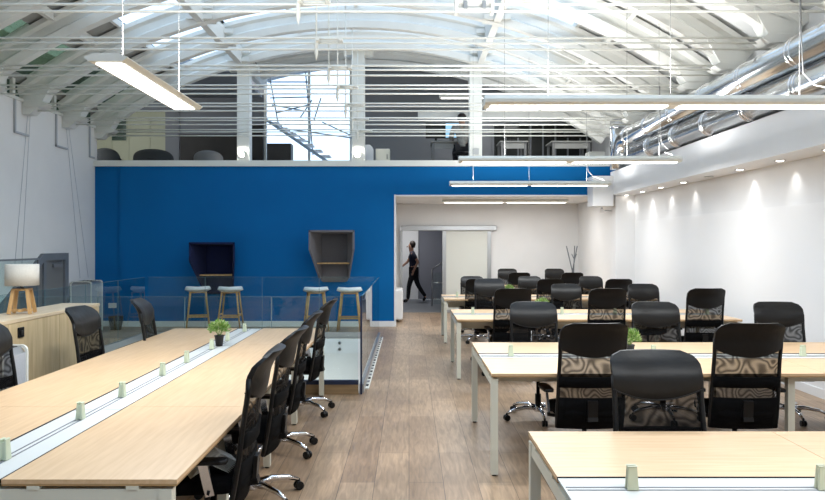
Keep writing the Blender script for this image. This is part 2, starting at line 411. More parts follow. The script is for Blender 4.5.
# ------------------------------------------------------------------ roof
XC, ZC, RU = -1.0, -3.225, 8.87
def arc(x, r): dx = x-XC; return ZC+math.sqrt(max(0, r*r-dx*dx))
def shell(x0, x1, r, th, y0=-4, y1=YB+.3, n=10):
    mb = MB()
    xs = [x0+(x1-x0)*i/n for i in range(n+1)]
    for i in range(n):
        a, c = xs[i], xs[i+1]
        za, zc_ = arc(a, r), arc(c, r)
        mb.add([(a,y0,za),(c,y0,zc_),(c,y1,zc_),(a,y1,za),(a,y0,za+th),(c,y0,zc_+th),(c,y1,zc_+th),(a,y1,za+th)],
               [(0,3,2,1),(4,5,6,7),(0,1,5,4),(1,2,6,5),(2,3,7,6),(3,0,4,7)])
    return mb
RS = RU+.42
YS = 14.9    # glazed roof ends here, the mezzanine has a closed one
struct('ceiling_left', shell(-5.55, -4.75, RS, .08, y1=YS), M['panelgrey'])  # grey colour carries the left slope's shade; the right slope is white
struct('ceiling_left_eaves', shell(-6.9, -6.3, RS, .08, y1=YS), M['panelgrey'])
b = MB()
for j in range(28):
    y = -3.6+j*.67; b.bar((-6.3, y, arc(-6.3, RS)), (-5.55, y, arc(-5.55, RS)), .07, .07)
w = struct('window_9', b, M['rib']); shell(-6.3, -5.55, RS+.02, .008, y1=YS, n=4).build('pane', M['greenglass'], w)
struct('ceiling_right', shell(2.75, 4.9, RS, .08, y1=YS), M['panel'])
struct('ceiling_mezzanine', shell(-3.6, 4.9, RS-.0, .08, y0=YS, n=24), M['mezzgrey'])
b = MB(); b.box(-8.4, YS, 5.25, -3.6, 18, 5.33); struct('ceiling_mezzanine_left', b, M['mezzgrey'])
k = 5
for (x0, x1, mt) in ((-4.75, -3.45, 'skyglass'), (-3.45, 1.5, 'skyglass'), (1.5, 2.75, 'skyglass')):
    mb = MB()
    nx = max(1, round((x1-x0)/1.25))
    for i in range(nx+1):
        x = x0+(x1-x0)*i/nx; z = arc(x, RS)
        mb.box(x-.03, -4, z-.06, x+.03, YS, z+.04)
    for j in range(15):
        y = -3.6+j*1.34
        if y > YS: break
        for i in range(nx):
            a = x0+(x1-x0)*i/nx; c = x0+(x1-x0)*(i+1)/nx
            mb.bar((a, y, arc(a, RS)), (c, y, arc(c, RS)), .05, .06)
    w = struct('window_%d' % k, mb, M['rib']); k += 1
    shell(x0, x1, RS+.02, .008, y1=YS, n=4).build('pane', M[mt], w)
# side windows above the left wall
w = MB()
for y in (9.9, 10.15, 11.3, 11.55, 12.65, 12.9, 8.7, 8.95, 7.5, 7.7):
    w.box(LW-.1, y-.04, 4.05, LW-.02, y+.04, 4.6)
w = struct('window_8', w, M['rib'])
b = MB(); b.box(LW-.08, -4, 4.05, LW-.07, BW, 4.7); b.build('pane', M['greenglass'], w)
b = MB(); b.box(RW+.05, -4, 4.5, RW+.2, 18, 4.9); struct('wall_right_upper', b, M['white'])

def rib_mesh(y, x0=-6.30, x1=4.28):
    prof = [(0,-.075),(0,.075),(.12,.10),(.16,.055),(.27,.055),(.31,.11),(.38,.11),(.38,-.11),(.31,-.11),(.27,-.055),(.16,-.055),(.12,-.10)]
    mb = MB(); n = 44; m = len(prof); vs = []; fs = []
    a0 = math.asin((x0-XC)/RU); a1 = math.asin((x1-XC)/RU)
    for i in range(n+1):
        a = a0+(a1-a0)*i/n
        for (r, dy) in prof: vs.append((XC+(RU+r)*math.sin(a), y+dy, ZC+(RU+r)*math.cos(a)))
    for i in range(n):
        for q in range(m):
            q2 = (q+1) % m; fs.append((i*m+q, i*m+q2, (i+1)*m+q2, (i+1)*m+q))
    fs += [tuple(range(m))[::-1], tuple(n*m+q for q in range(m))]
    return mb.add(vs, fs)
ribY = [14.56, 13.2, 11.85, 10.5, 9.35, 8.1, 6.78, 5.45, 4.1, 2.75, 1.4, .05]
order = ['first', 'second', 'third', 'fourth', 'fifth', 'sixth', 'seventh', 'eighth', 'ninth', 'tenth', 'eleventh', 'twelfth']
for i, y in enumerate(ribY):
    t = thing('roof_arch', 'white roof arch with tie rods, %s arch counted from the blue wall' % order[i], 'arch', (0,y,0), 0, 'roof arches')
    rib_mesh(0).build('arch_rib', M['rib'], t)
    for x, s in ((LW, 1), (4.36, -1)):
        bk = MB()
        bk.prism([(x,-.11,3.80),(x,-.11,4.12),(x+s*.5,-.11,4.3),(x+s*.32,-.11,3.98),(x+s*.14,-.11,3.80)], (0,.22,0))
        bk.build('bracket', M['rib'], t)
        cp = MB(); cp.prism([(x+s*.04,-.13,3.91),(x+s*.04,-.13,4.02),(x+s*.33,-.13,4.02),(x+s*.43,-.13,3.965),(x+s*.33,-.13,3.91)], (0,.26,0))
        cp.build('rod_anchor', M['rib'], t, bevel=.01)
    for dy, z in ((-.05, 3.985), (.05, 3.955), (0, 3.87)):
        r = MB(); r.tube([(LW+.1, dy, z), (4.3, dy, z)], .013, 6)
        r.build('tie_rod', M['steel'], t)
    tb = MB(); cx = -.9
    for s in (-1, 1):
        tb.tube([(cx-.12, s*.05-.02, 3.97), (cx+.12, s*.05-.02, 3.97)], .008, 6)
        tb.tube([(cx-.12, s*.05+.02, 3.97), (cx+.12, s*.05+.02, 3.97)], .008, 6)
    tb.box(cx-.15, -.08, 3.95, cx-.11, .08, 3.99); tb.box(cx+.11, -.08, 3.95, cx+.15, .08, 3.99)
    tb.build('turnbuckle', M['steel'], t)
    h = MB(); h.tube([(-1.05, 0, 3.80), (-1.05, 0, 5.66)], .010, 6); h.build('hanger_rod', M['steel'], t)
    h = MB(); h.lathe([(.001,3.74),(.022,3.82),(.022,3.93),(.012,4.0)], 8, (-1.05,0,0)); h.build('hanger_tip', M['steel'], t)
    for x in (-3.44, 1.45):      # bolted joint boxes where the long beams meet the arch
        z = arc(x, RU)
        j = MB()
        for s in (-1, 1):
            j = MB(); j.box(x-.22, s*.13-.02, z+.05, x+.22, s*.13+.02, z+.13); j.build('joint_plate', M['rib'], t)
            j = MB(); j.box(x-.22, s*.13-.02, z+.22, x+.22, s*.13+.02, z+.30); j.build('joint_plate', M['rib'], t)
for x, nm in ((-3.44, 'left'), (1.45, 'right')):
    z = arc(x, RU)
    b = MB(); b.box(x-.06, -4, z+.02, x+.06, 16.9, z+.34)
    o = b.build('roof_beam', M['rib']); tag(o, 'long white beam running under the roof along the %s row of columns' % nm, 'beam')
for x, nm in ((-5.2, 'left'), (3.2, 'right')):
    z = arc(x, RS)
    b = MB(); b.box(x-.04, -4, z-.14, x+.04, 14.6, z-.01)
    o = b.build('roof_purlin', M['rib']); tag(o, 'narrow white purlin under the %s slope of the vaulted roof' % nm, 'purlin')
# inner arch over the mezzanine
t = thing('mezzanine_arch', 'white blocky arch spanning above the upstairs offices behind the columns', 'arch', (0,16.0,0))
rib_mesh(0, -3.3, 4.28).build('arch_rib', M['rib'], t)
b = MB(); b.box(.2, -.06, 4.46, 4.4, .06, 4.62); b.build('cross_beam', M['rib'], t)

# columns
cn = ['left', 'central', 'right']
for i, px in enumerate((242.5, 358, 476)):
    x = PX(px, 14.62)
    z1 = arc(x, RU)+.05
    b = MB(); b.box(-.13, -.12, 3.27, .13, .12, z1)
    t = thing('mezzanine_column', '%s white square column standing on the mezzanine edge' % cn[i], 'column', (x, 14.80, 0))
    b.build('shaft', M['steel'], t, bevel=.01)
    b = MB(); b.box(-.17, -.16, 3.27, .17, .16, 3.32); b.build('base_plate', M['steel'], t)
    b = MB(); b.box(-.30, -.10, z1-.14, .30, .10, z1-.02); b.build('capital', M['steel'], t)
    if i < 2:
        t = thing('spotlight', 'small bright spotlight glaring on the %s column of the mezzanine' % cn[i], 'spotlight', (x, 14.62, 3.50))
        b = MB(); b.lathe([(.03,0),(.055,.02),(.06,.09),(.058,.1)], 16); o = b.build('lamp_head', M['steel'], t); o.rotation_euler = (math.radians(100),0,0)
        b = MB(); b.lathe([(.05,.103),(.0001,.112)], 16); o = b.build('lens', M['spot'], t); o.rotation_euler = (math.radians(100),0,0)
        b = MB(); b.box(-.015, 0.0, -.05, .015, .06, .0); b.build('yoke', M['steel'], t)
        light('SPOT', 'spot_beam', (0,-.16,.0), 25, t, (math.radians(75),0,0), (1,.95,.88), spot=(2.0, .8), radius=.04)
    if i == 2:
        b = MB(); b.box(-.06, -.16, 3.50, .06, -.12, 3.62); o = b.build('switch_box', M['alu'], t)

# ------------------------------------------------------------------ ducts
for (x, z, y1, nm) in ((3.98, 3.62, 13.3, 'upper'), (4.02, 3.27, 12.9, 'lower')):
    t = thing('ventilation_duct', 'shiny round steel ventilation duct along right wall, the %s of the two' % nm, 'duct', (x,0,z))
    R = .165
    b = MB()
    pts = [(0,.5,0),(0,y1-.25,0)]
    if nm == 'upper':
        pts += [(0, y1-.25+.3*math.sin(a), -.3+.3*math.cos(a)) for a in (.4,.8,1.2,1.57)] + [(0, y1+.05, -.42)]
    b.tube(pts, R, 28); b.build('duct_tube', M['duct'], t)
    for yy in [1.6+1.12*q for q in range(11)]:
        if yy > y1-.4: break
        for d in (0, .07):
            b = MB(); b.lathe([(R+.001,-.012),(R+.010,-.008),(R+.010,.008),(R+.001,.012)], 28)
            o = b.build('clamp_ring', M['chrome'], t); o.location = (0, yy+d, 0); o.rotation_euler = (PI/2,0,0)
t = thing('duct_riser', 'vertical steel duct riser at the far end of the ducts', 'duct', (4.02, 13.75, 3.1))
b = MB(); b.lathe([(.15,0),(.15,.95)], 24); b.build('duct_tube', M['duct'], t)
for z in (.15,.45,.8):
    b = MB(); b.lathe([(.151,z-.012),(.162,z-.008),(.162,z+.008),(.151,z+.012)], 24); b.build('clamp_ring', M['chrome'], t)

# ------------------------------------------------------------------ pendant lights
def pendant(label, x0, x1, y, z, along='x', modules=2, w=.20, wires=(), power=60, top=None, name='pendant_light', cord=True, tubew=.62, up=1.15, hh=.08):
    L = x1-x0
    if along == 'x': t = thing(name, label, 'light', (x0, y, z))
    else: t = thing(name, label, 'light', (x0, y, z), 0)
    def T(u, v, h): return (u, v, h) if along == 'x' else (-v, u, h)
    b = MB()
    prof = [(-w/2,.02),(-w/2*.8,0),(w/2*.8,0),(w/2,.02),(w/2,hh*.56),(w/2*.6,hh),(-w/2*.6,hh),(-w/2,hh*.56)]
    b.add([T(u, v, h) for u in (0, L) for (v, h) in prof], [tuple(range(8)), tuple(range(8,16))[::-1]]+[(q, q+8, (q+1)%8+8, (q+1)%8) for q in range(8)])
    b.build('housing', M['steel'], t)
    for q in range(modules):
        a = L*q/modules+.05; c = L*(q+1)/modules-.05
        b = MB(); b.add([T(a,-w*tubew/2,-.006),T(c,-w*tubew/2,-.006),T(c,w*tubew/2,-.006),T(a,w*tubew/2,-.006),T(a,-w*tubew/2,.001),T(c,-w*tubew/2,.001),T(c,w*tubew/2,.001),T(a,w*tubew/2,.001)],
                        [(0,1,2,3),(4,5,6,7),(0,4,5,1),(1,5,6,2),(2,6,7,3),(3,7,4,0)])
        b.build('diffuser', M['tube'], t)
        p = T((a+c)/2, 0, -.02)
        light('AREA', 'lamp_light', p, power/modules*.80, t, (0,0,0 if along == 'x' else PI/2), (.98,.995,1), (c-a, w*.6))
        light('AREA', 'added_uplight', T((a+c)/2, 0, .095), power/modules*up, t, (PI,0,0 if along == 'x' else PI/2), (.98,.995,1), (c-a, w*.5))  # added upward light that brightens the roof above the pendants
    for u in wires:
        zt = (top if top else arc(x0+(u if along == 'x' else 0), RU))-z+.02
        b = MB(); b.tube([T(u,0,.05), T(u,0,zt)], .0022, 5); b.build('suspension_wire', M['wire'], t)
        b = MB(); b.tube([T(u,0,.05), T(u,0,.10)], .006, 6); b.build('wire_clip', M['wire'], t)
    if cord:
        u = wires[-1]
        pts = [T(L-.12,0,.055), T(L-.10,0,.10), T(L-.2,0,.14), T(u+.12,0,.17), T(u+.03,0,.26), T(u+.012,0,.6), T(u+.01,0,1.0)]
        b = MB(); b.tube(pts, .005, 6); b.build('power_cord', M['wire'], t)
    return t
LZ = 2.73
pendant('linear pendant light reaching out of the right edge of the frame', .58, 3.50, 5.55, LZ, wires=(.5, 1.45, 2.45), power=75)
pendant('long linear pendant light, middle one of the three over the right desks', .65, 3.54, 9.35, LZ, wires=(.6, 2.2, 2.62), power=75)
pendant('linear pendant light hanging before the blue band, farthest of three', .74, 3.66, 13.05, LZ, wires=(.43, 1.45, 2.5), power=60)
pendant('broad pendant light hanging lengthwise over the left bench desk', -1.75, -.24, 4.12, 2.72, along='y', modules=1, w=.25, wires=(.25, 1.32), power=60, cord=False, tubew=.6, hh=.045)
pendant('long linear pendant light above the front right desk, behind the camera side', .58, 3.50, 1.75, LZ, wires=(.5, 1.45, 2.45), power=75)
pendant('thin linear light mounted under the white alcove ceiling', .73, 3.48, 15.7, 2.575, wires=(.2, 2.5), power=45, top=2.64, cord=False, up=.02)
pendant('thin linear light high above the mezzanine desks', .70, 2.85, 16.6, 5.05, wires=(.3, 1.8), power=14, cord=False, w=.12, up=.3)
pendant('wide linear pendant light near the right mezzanine column', 1.62, 4.0, 15.3, 4.55, wires=(.3, 1.8), power=14, cord=False, w=.24, up=.3)
# track fixture near the roof
t = thing('ceiling_light_rail', 'white twin-bar light fixture hanging below the roof near the top', 'light fixture', (.42, 6.6, 3.80))
b = MB(); b.box(0,-.05,.0,.36,-.03,.03); b.box(0,-.05,.07,.36,-.03,.10); b.build('rail', M['steel'], t)
for x in (0, .33): b = MB(); b.box(x,-.06,-.01,x+.03,.06,.11); b.build('end_cap', M['steel'], t)
for x in (.08, .25):
    b = MB(); b.box(x,-.06,.02,x+.035,.03,.09); b.build('clip', M['alu'], t)
b = MB(); b.box(.03,-.03,.02,.33,.03,.08); b.build('body', M['panel'], t)
b = MB(); b.tube([(.02,0,.1),(.02,0,1.75)], .004, 5); b.build('suspension_wire', M['wire'], t)

# downlights in the soffit
for i, y in enumerate((14.05, 13.1, 12.15, 11.15, 10.2, 9.25, 8.25, 7.3, 6.3, 5.3, 4.3)):
    t = thing('downlight', 'round downlight in the white soffit over the right wall, %s from the far end' % order[i], 'downlight', (4.28, y, 2.63), 0, 'soffit downlights')
    b = MB(); b.lathe([(.045,-.004),(.06,-.008),(.065,0)], 20); b.build('trim_ring', M['alu'], t)
    b = MB(); b.lathe([(.0001,-.014),(.03,-.013),(.044,-.006)], 20); b.build('lens', M['down'] if i != 4 else M['steel'], t)
    if i != 4: light('SPOT', 'downlight_beam', (.05,0,-.02), 4.5, t, (0,math.radians(-14),0), (1,1,.97), spot=(1.35, 1.0), radius=.02)

# ------------------------------------------------------------------ desks
def clamp_mb(x, y, along):
    b = MB()
    for s in (-1, 1):
        if along == 'y': b.add([(x+s*.008,y-.03,.74),(x+s*.024,y-.03,.74),(x+s*.024,y+.03,.74),(x+s*.008,y+.03,.74),(x+s*.008,y-.018,.828),(x+s*.018,y-.018,.828),(x+s*.018,y+.018,.828),(x+s*.008,y+.018,.828)],
                   [(0,1,2,3),(4,5,6,7),(0,4,5,1),(1,5,6,2),(2,6,7,3),(3,7,4,0)])
        else: b.add([(x-.022,y+s*.006,.738),(x+.022,y+s*.006,.738),(x+.022,y+s*.019,.738),(x-.022,y+s*.019,.738),(x-.017,y+s*.006,.828),(x+.017,y+s*.006,.828),(x+.017,y+s*.014,.828),(x-.017,y+s*.014,.828)],
                   [(0,1,2,3),(4,5,6,7),(0,4,5,1),(1,5,6,2),(2,6,7,3),(3,7,4,0)])
    if along == 'y': b.box(x-.012, y-.02, .74, x+.012, y+.02, .80)
    else: b.box(x-.016, y-.01, .738, x+.016, y+.01, .815)
    return b
def bench(label, L, W, mod, loc, rotz, clamps, mats, clampmat, legs):
    """local: long axis +x from 0, depth y from 0 (near side) to W."""
    t = thing('bench_desk', label, 'desk', loc, rotz, None)
    D = (W-.275)/2; g = W-2*D; H = .74; n = round(L/mod)
    for s in range(2):
        y0, y1 = (0, D) if s == 0 else (W-D, W)
        for i in range(n):
            b = MB(); b.box(i*L/n+.0015, y0, H-.018, (i+1)*L/n-.0015, y1, H)
            o = b.build('desktop', M[mats], t)
            e = MB(); e.box(i*L/n+.002, y0+.001, H-.026, (i+1)*L/n-.002, y1-.001, H-.018); e.build('edge_band', M['deskedge'], o)
    b = MB(); b.box(0.002, D+.006, H-.012, L-.002, D+g-.006, H-.004); b.build('cable_cover', M['stripe'], t)
    b = MB()
    for y in (D+.001, D+g-.006): b.box(0, y, H-.014, L, y+.005, H+.001)
    b.build('dark_edging', M['black'], t)
    b = MB()
    for y in (W/2-.012, W/2+.018): b.box(0.01, y, H-.004, L-.01, y+.006, H-.001)
    b.build('slot_groove', M['midgrey'], t)
    for i in range(1, n):
        x = i*L/n
        b = MB(); b.box(x-.05, W/2+.04, H-.004, x-.045, D+g-.01, H-.003); b.build('cover_joint', M['midgrey'], t); b = MB(); b.box(x-.05, D+.01, H-.004, x-.045, W/2-.03, H-.003); b.build('cover_joint', M['midgrey'], t)
    for x in clamps:
        clamp_mb(x, W/2, 'x').build('screen_clamp', M[clampmat], t, bevel=.003)
    # steel frame
    for i, x in enumerate(legs):
        inner = 0 < i < len(legs)-1
        if i == len(legs)-1: x -= .05
        for y in ((.02, W-.07) if not inner else (.12, W-.17)):
            b = MB(); b.box(x, y, .012, x+.05, y+.05, .70); b.build('leg', M['creamsteel'], t)
            b = MB(); b.lathe([(.018,0),(.018,.014)], 10, (x+.025, y+.025, 0)); b.build('leg_foot', M['black'], t)
        b = MB(); b.box(x+.005, .07 if not inner else .17, .64, x+.045, W-.07 if not inner else W-.17, .70); b.build('end_beam', M['creamsteel'], t)
        b = MB()
        for y in (.15, D-.15, D+g+.1, W-.2): b.box(x, y, .70, x+.05, y+.05, H-.026)
        b.build('spacer', M['creamsteel'], t)
    b = MB()
    for y in (.16, W-.2): b.box(.05, y, .655, L-.05, y+.04, .695)
    b.build('long_rail', M['creamsteel'], t)
    b = MB(); b.box(.10, W/2-.10, .56, L-.10, W/2+.10, .58); b.box(.10, W/2-.10, .58, L-.10, W/2-.095, .64); b.box(.10, W/2+.095, .58, L-.10, W/2+.10, .64); b.build('cable_tray', M['creamsteel'], t)
    return t
lc = [q*1.26+o for q in range(4) for o in (.27, .98)]
LT = bench('long maple bench desk on the left, running away from the camera', 5.04, 1.655, 1.26, (-.912, 2.807, 0), PI/2, lc, 'deskx', 'clamp', (0.0, 1.235, 2.495, 3.755, 5.04))
rc = [.255, .975, 1.435, 2.135, 2.67, 3.35]
rows = [(1.88, 'front right maple bench desk, cut off by the bottom edge of the frame'), (5.10, 'second maple bench desk from the front on the right'),
        (8.76, 'third maple bench desk on the right, between two rows of black chairs'), (11.97, 'fourth maple bench desk on the right, short of the white alcove')]
for i, (y, lab) in enumerate(rows):
    bench(lab, 3.6 if i != 2 else 3.5, (1.65, 1.63, 1.37, 1.12)[i], 1.2, (.588, y, 0), 0, rc, 'deskx', 'clampr' if i < 1 else 'clamp', (.0, 2.18, 3.6 if i != 2 else 3.5))
bench('maple bench desk inside the white alcove, farthest of all the desks', 2.4, 1.5, 1.2, (1.70, 14.68, 0), 0, (.3, 1.0, 1.5, 2.1), 'deskx', 'clamp', (.0, 2.4))

# ------------------------------------------------------------------ office chair
def prof_y(z):
    pts = [(.35,-.165),(.45,-.185),(.6,-.21),(.78,-.23),(.9,-.25),(1.0,-.262),(1.06,-.292),(1.12,-.36)]
    for (a, ya), (b_, yb) in zip(pts, pts[1:]):
        if z <= b_: q = max(0, (z-a)/(b_-a)); return ya+(yb-ya)*q
    return pts[-1][1]
TOP = 1.12
def hw(z):
    w = .235+(.90-z)*.02 if z < .9 else .238
    d = TOP-z
    if d < .075: w = w-.075+math.sqrt(max(0, .075**2-(.075-max(d,0))**2))
    return w
def make_chair():
    t = thing('office_chair', 'x', 'chair')
    # seat
    b = MB()
    def so(n=20, e=.5, rx=.245, ry=.235):
        r = []
        for k in range(n):
            a = 2*PI*k/n; c, s_ = math.cos(a), math.sin(a)
            r.append((rx*math.copysign(abs(c)**e, c), ry*math.copysign(abs(s_)**e, s_)))
        return r
    rings = [(.9,.425),(.98,.435),(1,.465),(.97,.492),(.85,.502),(.0,.506)]
    vs = []; fs = []; n = 20
    for (k_, z) in rings:
        for (x, y) in so(): vs.append((x*k_, y*k_+.03, z-.02*max(0, (y-.1))/.14))
    for i in range(len(rings)-1):
        for q in range(n): fs.append((i*n+q, i*n+(q+1)%n, (i+1)*n+(q+1)%n, (i+1)*n+q))
    fs.append(tuple(range(n))[::-1]); b.add(vs, fs, True); b.build('seat', M['fabric'], t)
    # backrest mesh
    b = MB()
    def surf(u, v, z0=.45, z1=.90, off=0):
        z = z0+(z1-z0)*v; x = (u*2-1)*hw(z)*.97
        return (x, prof_y(z)+.035*(u*2-1)**2+off, z)
    b.grid(lambda u, v: surf(u, v, .37, .93), 10, 12); b.build('backrest_mesh', M['mesh'], t)
    b = MB(); b.grid(lambda u, v: surf(u, v, .65, .725, -.008), 10, 2); b.build('lumbar_band', M['fabric'], t, solid=.012)
    b = MB(); b.grid(lambda u, v: surf(u, v, .35, .575, -.006), 10, 3); b.build('lower_band', M['fabric'], t, solid=.014)
    # frame
    b = MB()
    b.tube([Vector(surf(0, 1-q/10, .36, 1.0)) for q in range(11)]+[Vector(surf(q/6, 0, .36, 1.0)) for q in range(1, 6)]+[Vector(surf(1, q/10, .36, 1.0)) for q in range(11)], .014, 6)
    b.build('back_frame', M['black'], t)
    # headrest: thick padded cap with curved seam
    b = MB(); nu, nv = 14, 9
    def hd(u, v, side):
        uu = u*2-1; zb = .868+.062*uu*uu
        z = zb+(TOP-zb)*v; x = uu*hw(z)
        th = (.042 if side > 0 else .026)*(1-abs(uu)**4*.7)*(math.sin(PI*min(1, max(.0, v*.93+.05)))**.35)+.004
        wr = .0022*math.sin(uu*38)*max(0, v-.45) if side > 0 else 0
        return (x, prof_y(z)+.035*uu*uu+side*th+wr, z)
    b.grid(lambda u, v: hd(u, v, 1), nu, nv, flip=True); b.grid(lambda u, v: hd(u, v, -1), nu, nv)
    # close borders
    F = lambda u, v, s: hd(u, v, s)
    for seq in ([(i/nu, 0) for i in range(nu+1)], [(1, j/nv) for j in range(nv+1)], [(i/nu, 1) for i in range(nu, -1, -1)], [(0, j/nv) for j in range(nv, -1, -1)]):
        for p, q in zip(seq, seq[1:]): b.add([F(*p, -1), F(*q, -1), F(*q, 1), F(*p, 1)], [(0,1,2,3)], True)
    h = b.build('headrest', M['leather'], t)
    b = MB(); b.tube([Vector(hd(i/12, 0.0, 1))+Vector((0,.002,0)) for i in range(13)], .004, 5); b.build('seam', M['leather'], h)
    # support spine
    b = MB(); b.bar((0,-.10,.40),(0,-.235,.43),.07,.03); b.bar((0,-.215,.42),(0,-.225,.56),.07,.022,up=(0,1,0)); b.build('back_support', M['black'], t)
    # arms
    for s in (-1, 1):
        b = MB()
        b.add([(s*.285+dx*w, y, .60+dz) for (y, w) in ((-.13,.026),(-.10,.038),(.08,.042),(.13,.030)) for (dx, dz) in ((-1,0),(1,0),(1,.022),(-1,.022))],
              [(i*4+q, i*4+(q+1)%4, i*4+4+(q+1)%4, i*4+4+q) for i in range(3) for q in range(4)]+[(3,2,1,0),(12,13,14,15)], False)
        a = b.build('armrest', M['black'], t, bevel=.006)
        b = MB(); b.bar((s*.285,-.01,.60),(s*.275,-.045,.44),.018,.045,up=(0,1,0)); b.build('arm_post', M['chrome'], a)
        b = MB(); b.tube([(s*.275,-.04,.47),(s*.272,-.03,.42),(s*.20,-.01,.405),(s*.05,0,.405)], .014, 6); b.build('arm_bracket', M['black'], a)
    b = MB(); b.box(-.09,-.12,.385,.09,.12,.425); b.build('tilt_mechanism', M['black'], t, bevel=.01)
    b = MB(); b.tube([(.08,.02,.40),(.22,.03,.395),(.26,.03,.39)], .006, 5); b.tube([(.25,.03,.392),(.29,.03,.388)], .014, 6); b.build('lever', M['black'], t)
    b = MB(); b.lathe([(.030,.10),(.030,.24),(.018,.24),(.018,.39)], 12); b.build('gas_lift', M['black'], t)
    # five-star chrome base
    b = MB(); b.lathe([(.04,.07),(.045,.08),(.045,.12),(.03,.13)], 12)
    for k in range(5):
        a = 2*PI*k/5+.3; c, s_ = math.cos(a), math.sin(a)
        b.tube([(c*r, s_*r, z) for r, z in ((.03,.105),(.14,.115),(.26,.10),(.335,.072))], .02, 7, radii=[.024,.021,.017,.013])
    ba = b.build('star_base', M['chrome'], t)
    for k in range(5):
        a = 2*PI*k/5+.3; c, s_ = math.cos(a)*.34, math.sin(a)*.34
        b = MB()
        d = Vector((-s_, c, 0)).normalized()
        for sg in (-1, 1):
            p = Vector((c, s_, .03))+d*sg*.014
            b.tube([p-d*.010, p+d*.010], .029, 12)
        b.tube([(c,s_,.04),(c,s_,.075)], .010, 6)
        b.build('caster', M['black'], ba)
    return t
chair = make_chair()
used = [False]
def put(x, yt, rz, lab, grp, cz=0, jit=0, sx=1):
    """x,yt = where the top edge of the backrest is; rz = facing (0 = away from the camera)."""
    off = .31
    dx, dy = -math.sin(rz)*off, math.cos(rz)*off
    o = place(chair, not used[0], (x+dx, yt+dy, 0), rz+jit, lab, grp)
    o.scale = (sx, sx, 1+cz)
    used[0] = True
    return o
G1 = 'office chairs along the right bench desks'
G2 = 'office chairs along the left bench desk'
put(1.31, 3.84, PI, 'black leather and mesh office chair facing the camera, right behind the front right desk', G1, -.025, .03)
put(1.29, 4.95, 0, 'back of the left black mesh chair at the near side of the second right desk', G1, 0, .02)
put(2.395, 4.95, 0, 'back of the right black mesh chair at the near side of the second right desk', G1, 0, -.03)
side = ['left', 'middle', 'right']
for i, (x, j) in enumerate(((1.235, .02), (2.43, -.03), (3.63, -.10))):
    put(x, 7.15, PI, 'black chair facing the camera behind the second right desk, %s of three' % side[i], G1, -.03, j, .97)
for i, x in enumerate((1.255, 2.42, 3.62)):
    put(x, 8.62, 0, 'back of black chair at the near side of the third right desk, %s of three' % side[i], G1, .01, (.03, -.02, -.03)[i], .95)
for i, x in enumerate((1.20, 2.315, 3.44)):
    put(x, 10.6, PI, 'black chair facing the camera behind the third right desk, %s of three' % side[i], G1, (.03, -.04, -.04)[i], (.08, .02, -.03)[i], .93)
for i, x in enumerate((1.165, 2.36, 3.50)):
    put(x, 11.85, 0, 'back of black chair at the near side of the fourth right desk, %s of three' % side[i], G1, -.03, 0, .93)
for i, x in enumerate((1.19, 2.27, 3.42)):
    put(x, 13.5, PI, 'black chair facing the camera behind the fourth right desk, %s of three' % side[i], G1, -.055, .03, .91)
for i, x in enumerate((2.25, 3.33)):
    put(x, 14.5, 0, 'back of black chair at the near side of the alcove desk, %s of two' % side[i*2], G1, -.03, 0, .93)
for i, x in enumerate((2.26, 3.34)):
    put(x, 16.5, PI, 'black chair facing the camera behind the alcove desk, %s of two' % side[i*2], G1, -.02, 0, .93)
ln = ['nearest', 'second nearest', 'third nearest', 'farthest']
for i, (x, y, j) in enumerate(((-.715, 3.75, .05), (-.72, 4.66, -.02), (-.755, 5.74, .03), (-.765, 7.08, -.05))):
    put(x, y, PI/2, 'black chair on the aisle side of the left desk, %s of four' % ln[i], G2, 0, j)
for i, (x, y, j) in enumerate(((-2.95, 4.90, 0), (-2.88, 6.2, -.02), (-2.68, 7.1, .12))):
    put(x, y, -PI/2, 'black chair between the left desk and the low oak cabinet, %s of three' % ('nearest', 'middle', 'farthest')[i], G2, 0, j)

# folded printed papers stuck on the nearest chair
t = thing('paper_bundle', 'folded grey printed papers lying on the seat of the nearest left desk chair', 'papers', (-1.02, 3.62, .512), .5)
b = MB()
for i in range(9):
    s = .006*i
    b.add([(-.10+s,-.07,0.0+s),(0+s,-.07,.055+s),(.09+s,-.07,.0+s),(-.10+s,.07,0.0+s),(0+s,.07,.055+s),(.09+s,.07,.0+s)], [(0,1,4,3),(1,2,5,4)])
b.build('sheet', M['paper'], t, solid=.002)

# ------------------------------------------------------------------ potted plants
def plant(loc, label, s=1.0):
    t = thing('potted_plant', label, 'plant', loc, 0, 'small desk plants')
    b = MB(); b.lathe([(.030*s,0),(.042*s,.085*s),(.046*s,.09*s),(.044*s,.097*s),(.036*s,.09*s)], 16); b.build('pot', M['pot'], t)
    b = MB(); b2 = MB()
    rnd = random.Random(sum(map(ord, label)) % 97 + 3)
    for k in range(420):
        th = rnd.uniform(0, 2*PI); ph = math.acos(rnd.uniform(-.35, 1)); R = s*.095*rnd.uniform(.55, 1.05)
        c = Vector((R*math.sin(ph)*math.cos(th), R*math.sin(ph)*math.sin(th), .155*s+R*math.cos(ph)*.85))
        d = (c-Vector((0,0,.11*s))).normalized(); u = d.cross(Vector((rnd.random()-.5, rnd.random()-.5, rnd.random()))).normalized()
        w = d.cross(u); l = .017*s; q = .007*s
        (b if rnd.random() < .65 else b2).add([c-d*l, c+u*q+w*q*.4, c+d*l, c-u*q+w*q*.4], [(0,1,2,3)])
    b.build('leaves', M['leaf'], t); b2.build('pale_leaves', M['leafpale'], t)
    b = MB()
    for k in range(14):
        a = 2*PI*k/14; b.tube([(0,0,.08*s),(.05*s*math.cos(a),.05*s*math.sin(a),.15*s+.02*s*(k%3))], .0016, 4)
    b.build('stems', M['leaf'], t)
plant((-1.725, 6.50, .74), 'small bushy green plant in a black pot on the left bench desk', 1.0)
plant((1.83, 5.93, .74), 'small green potted plant on the second right desk beside the chair top', .95)
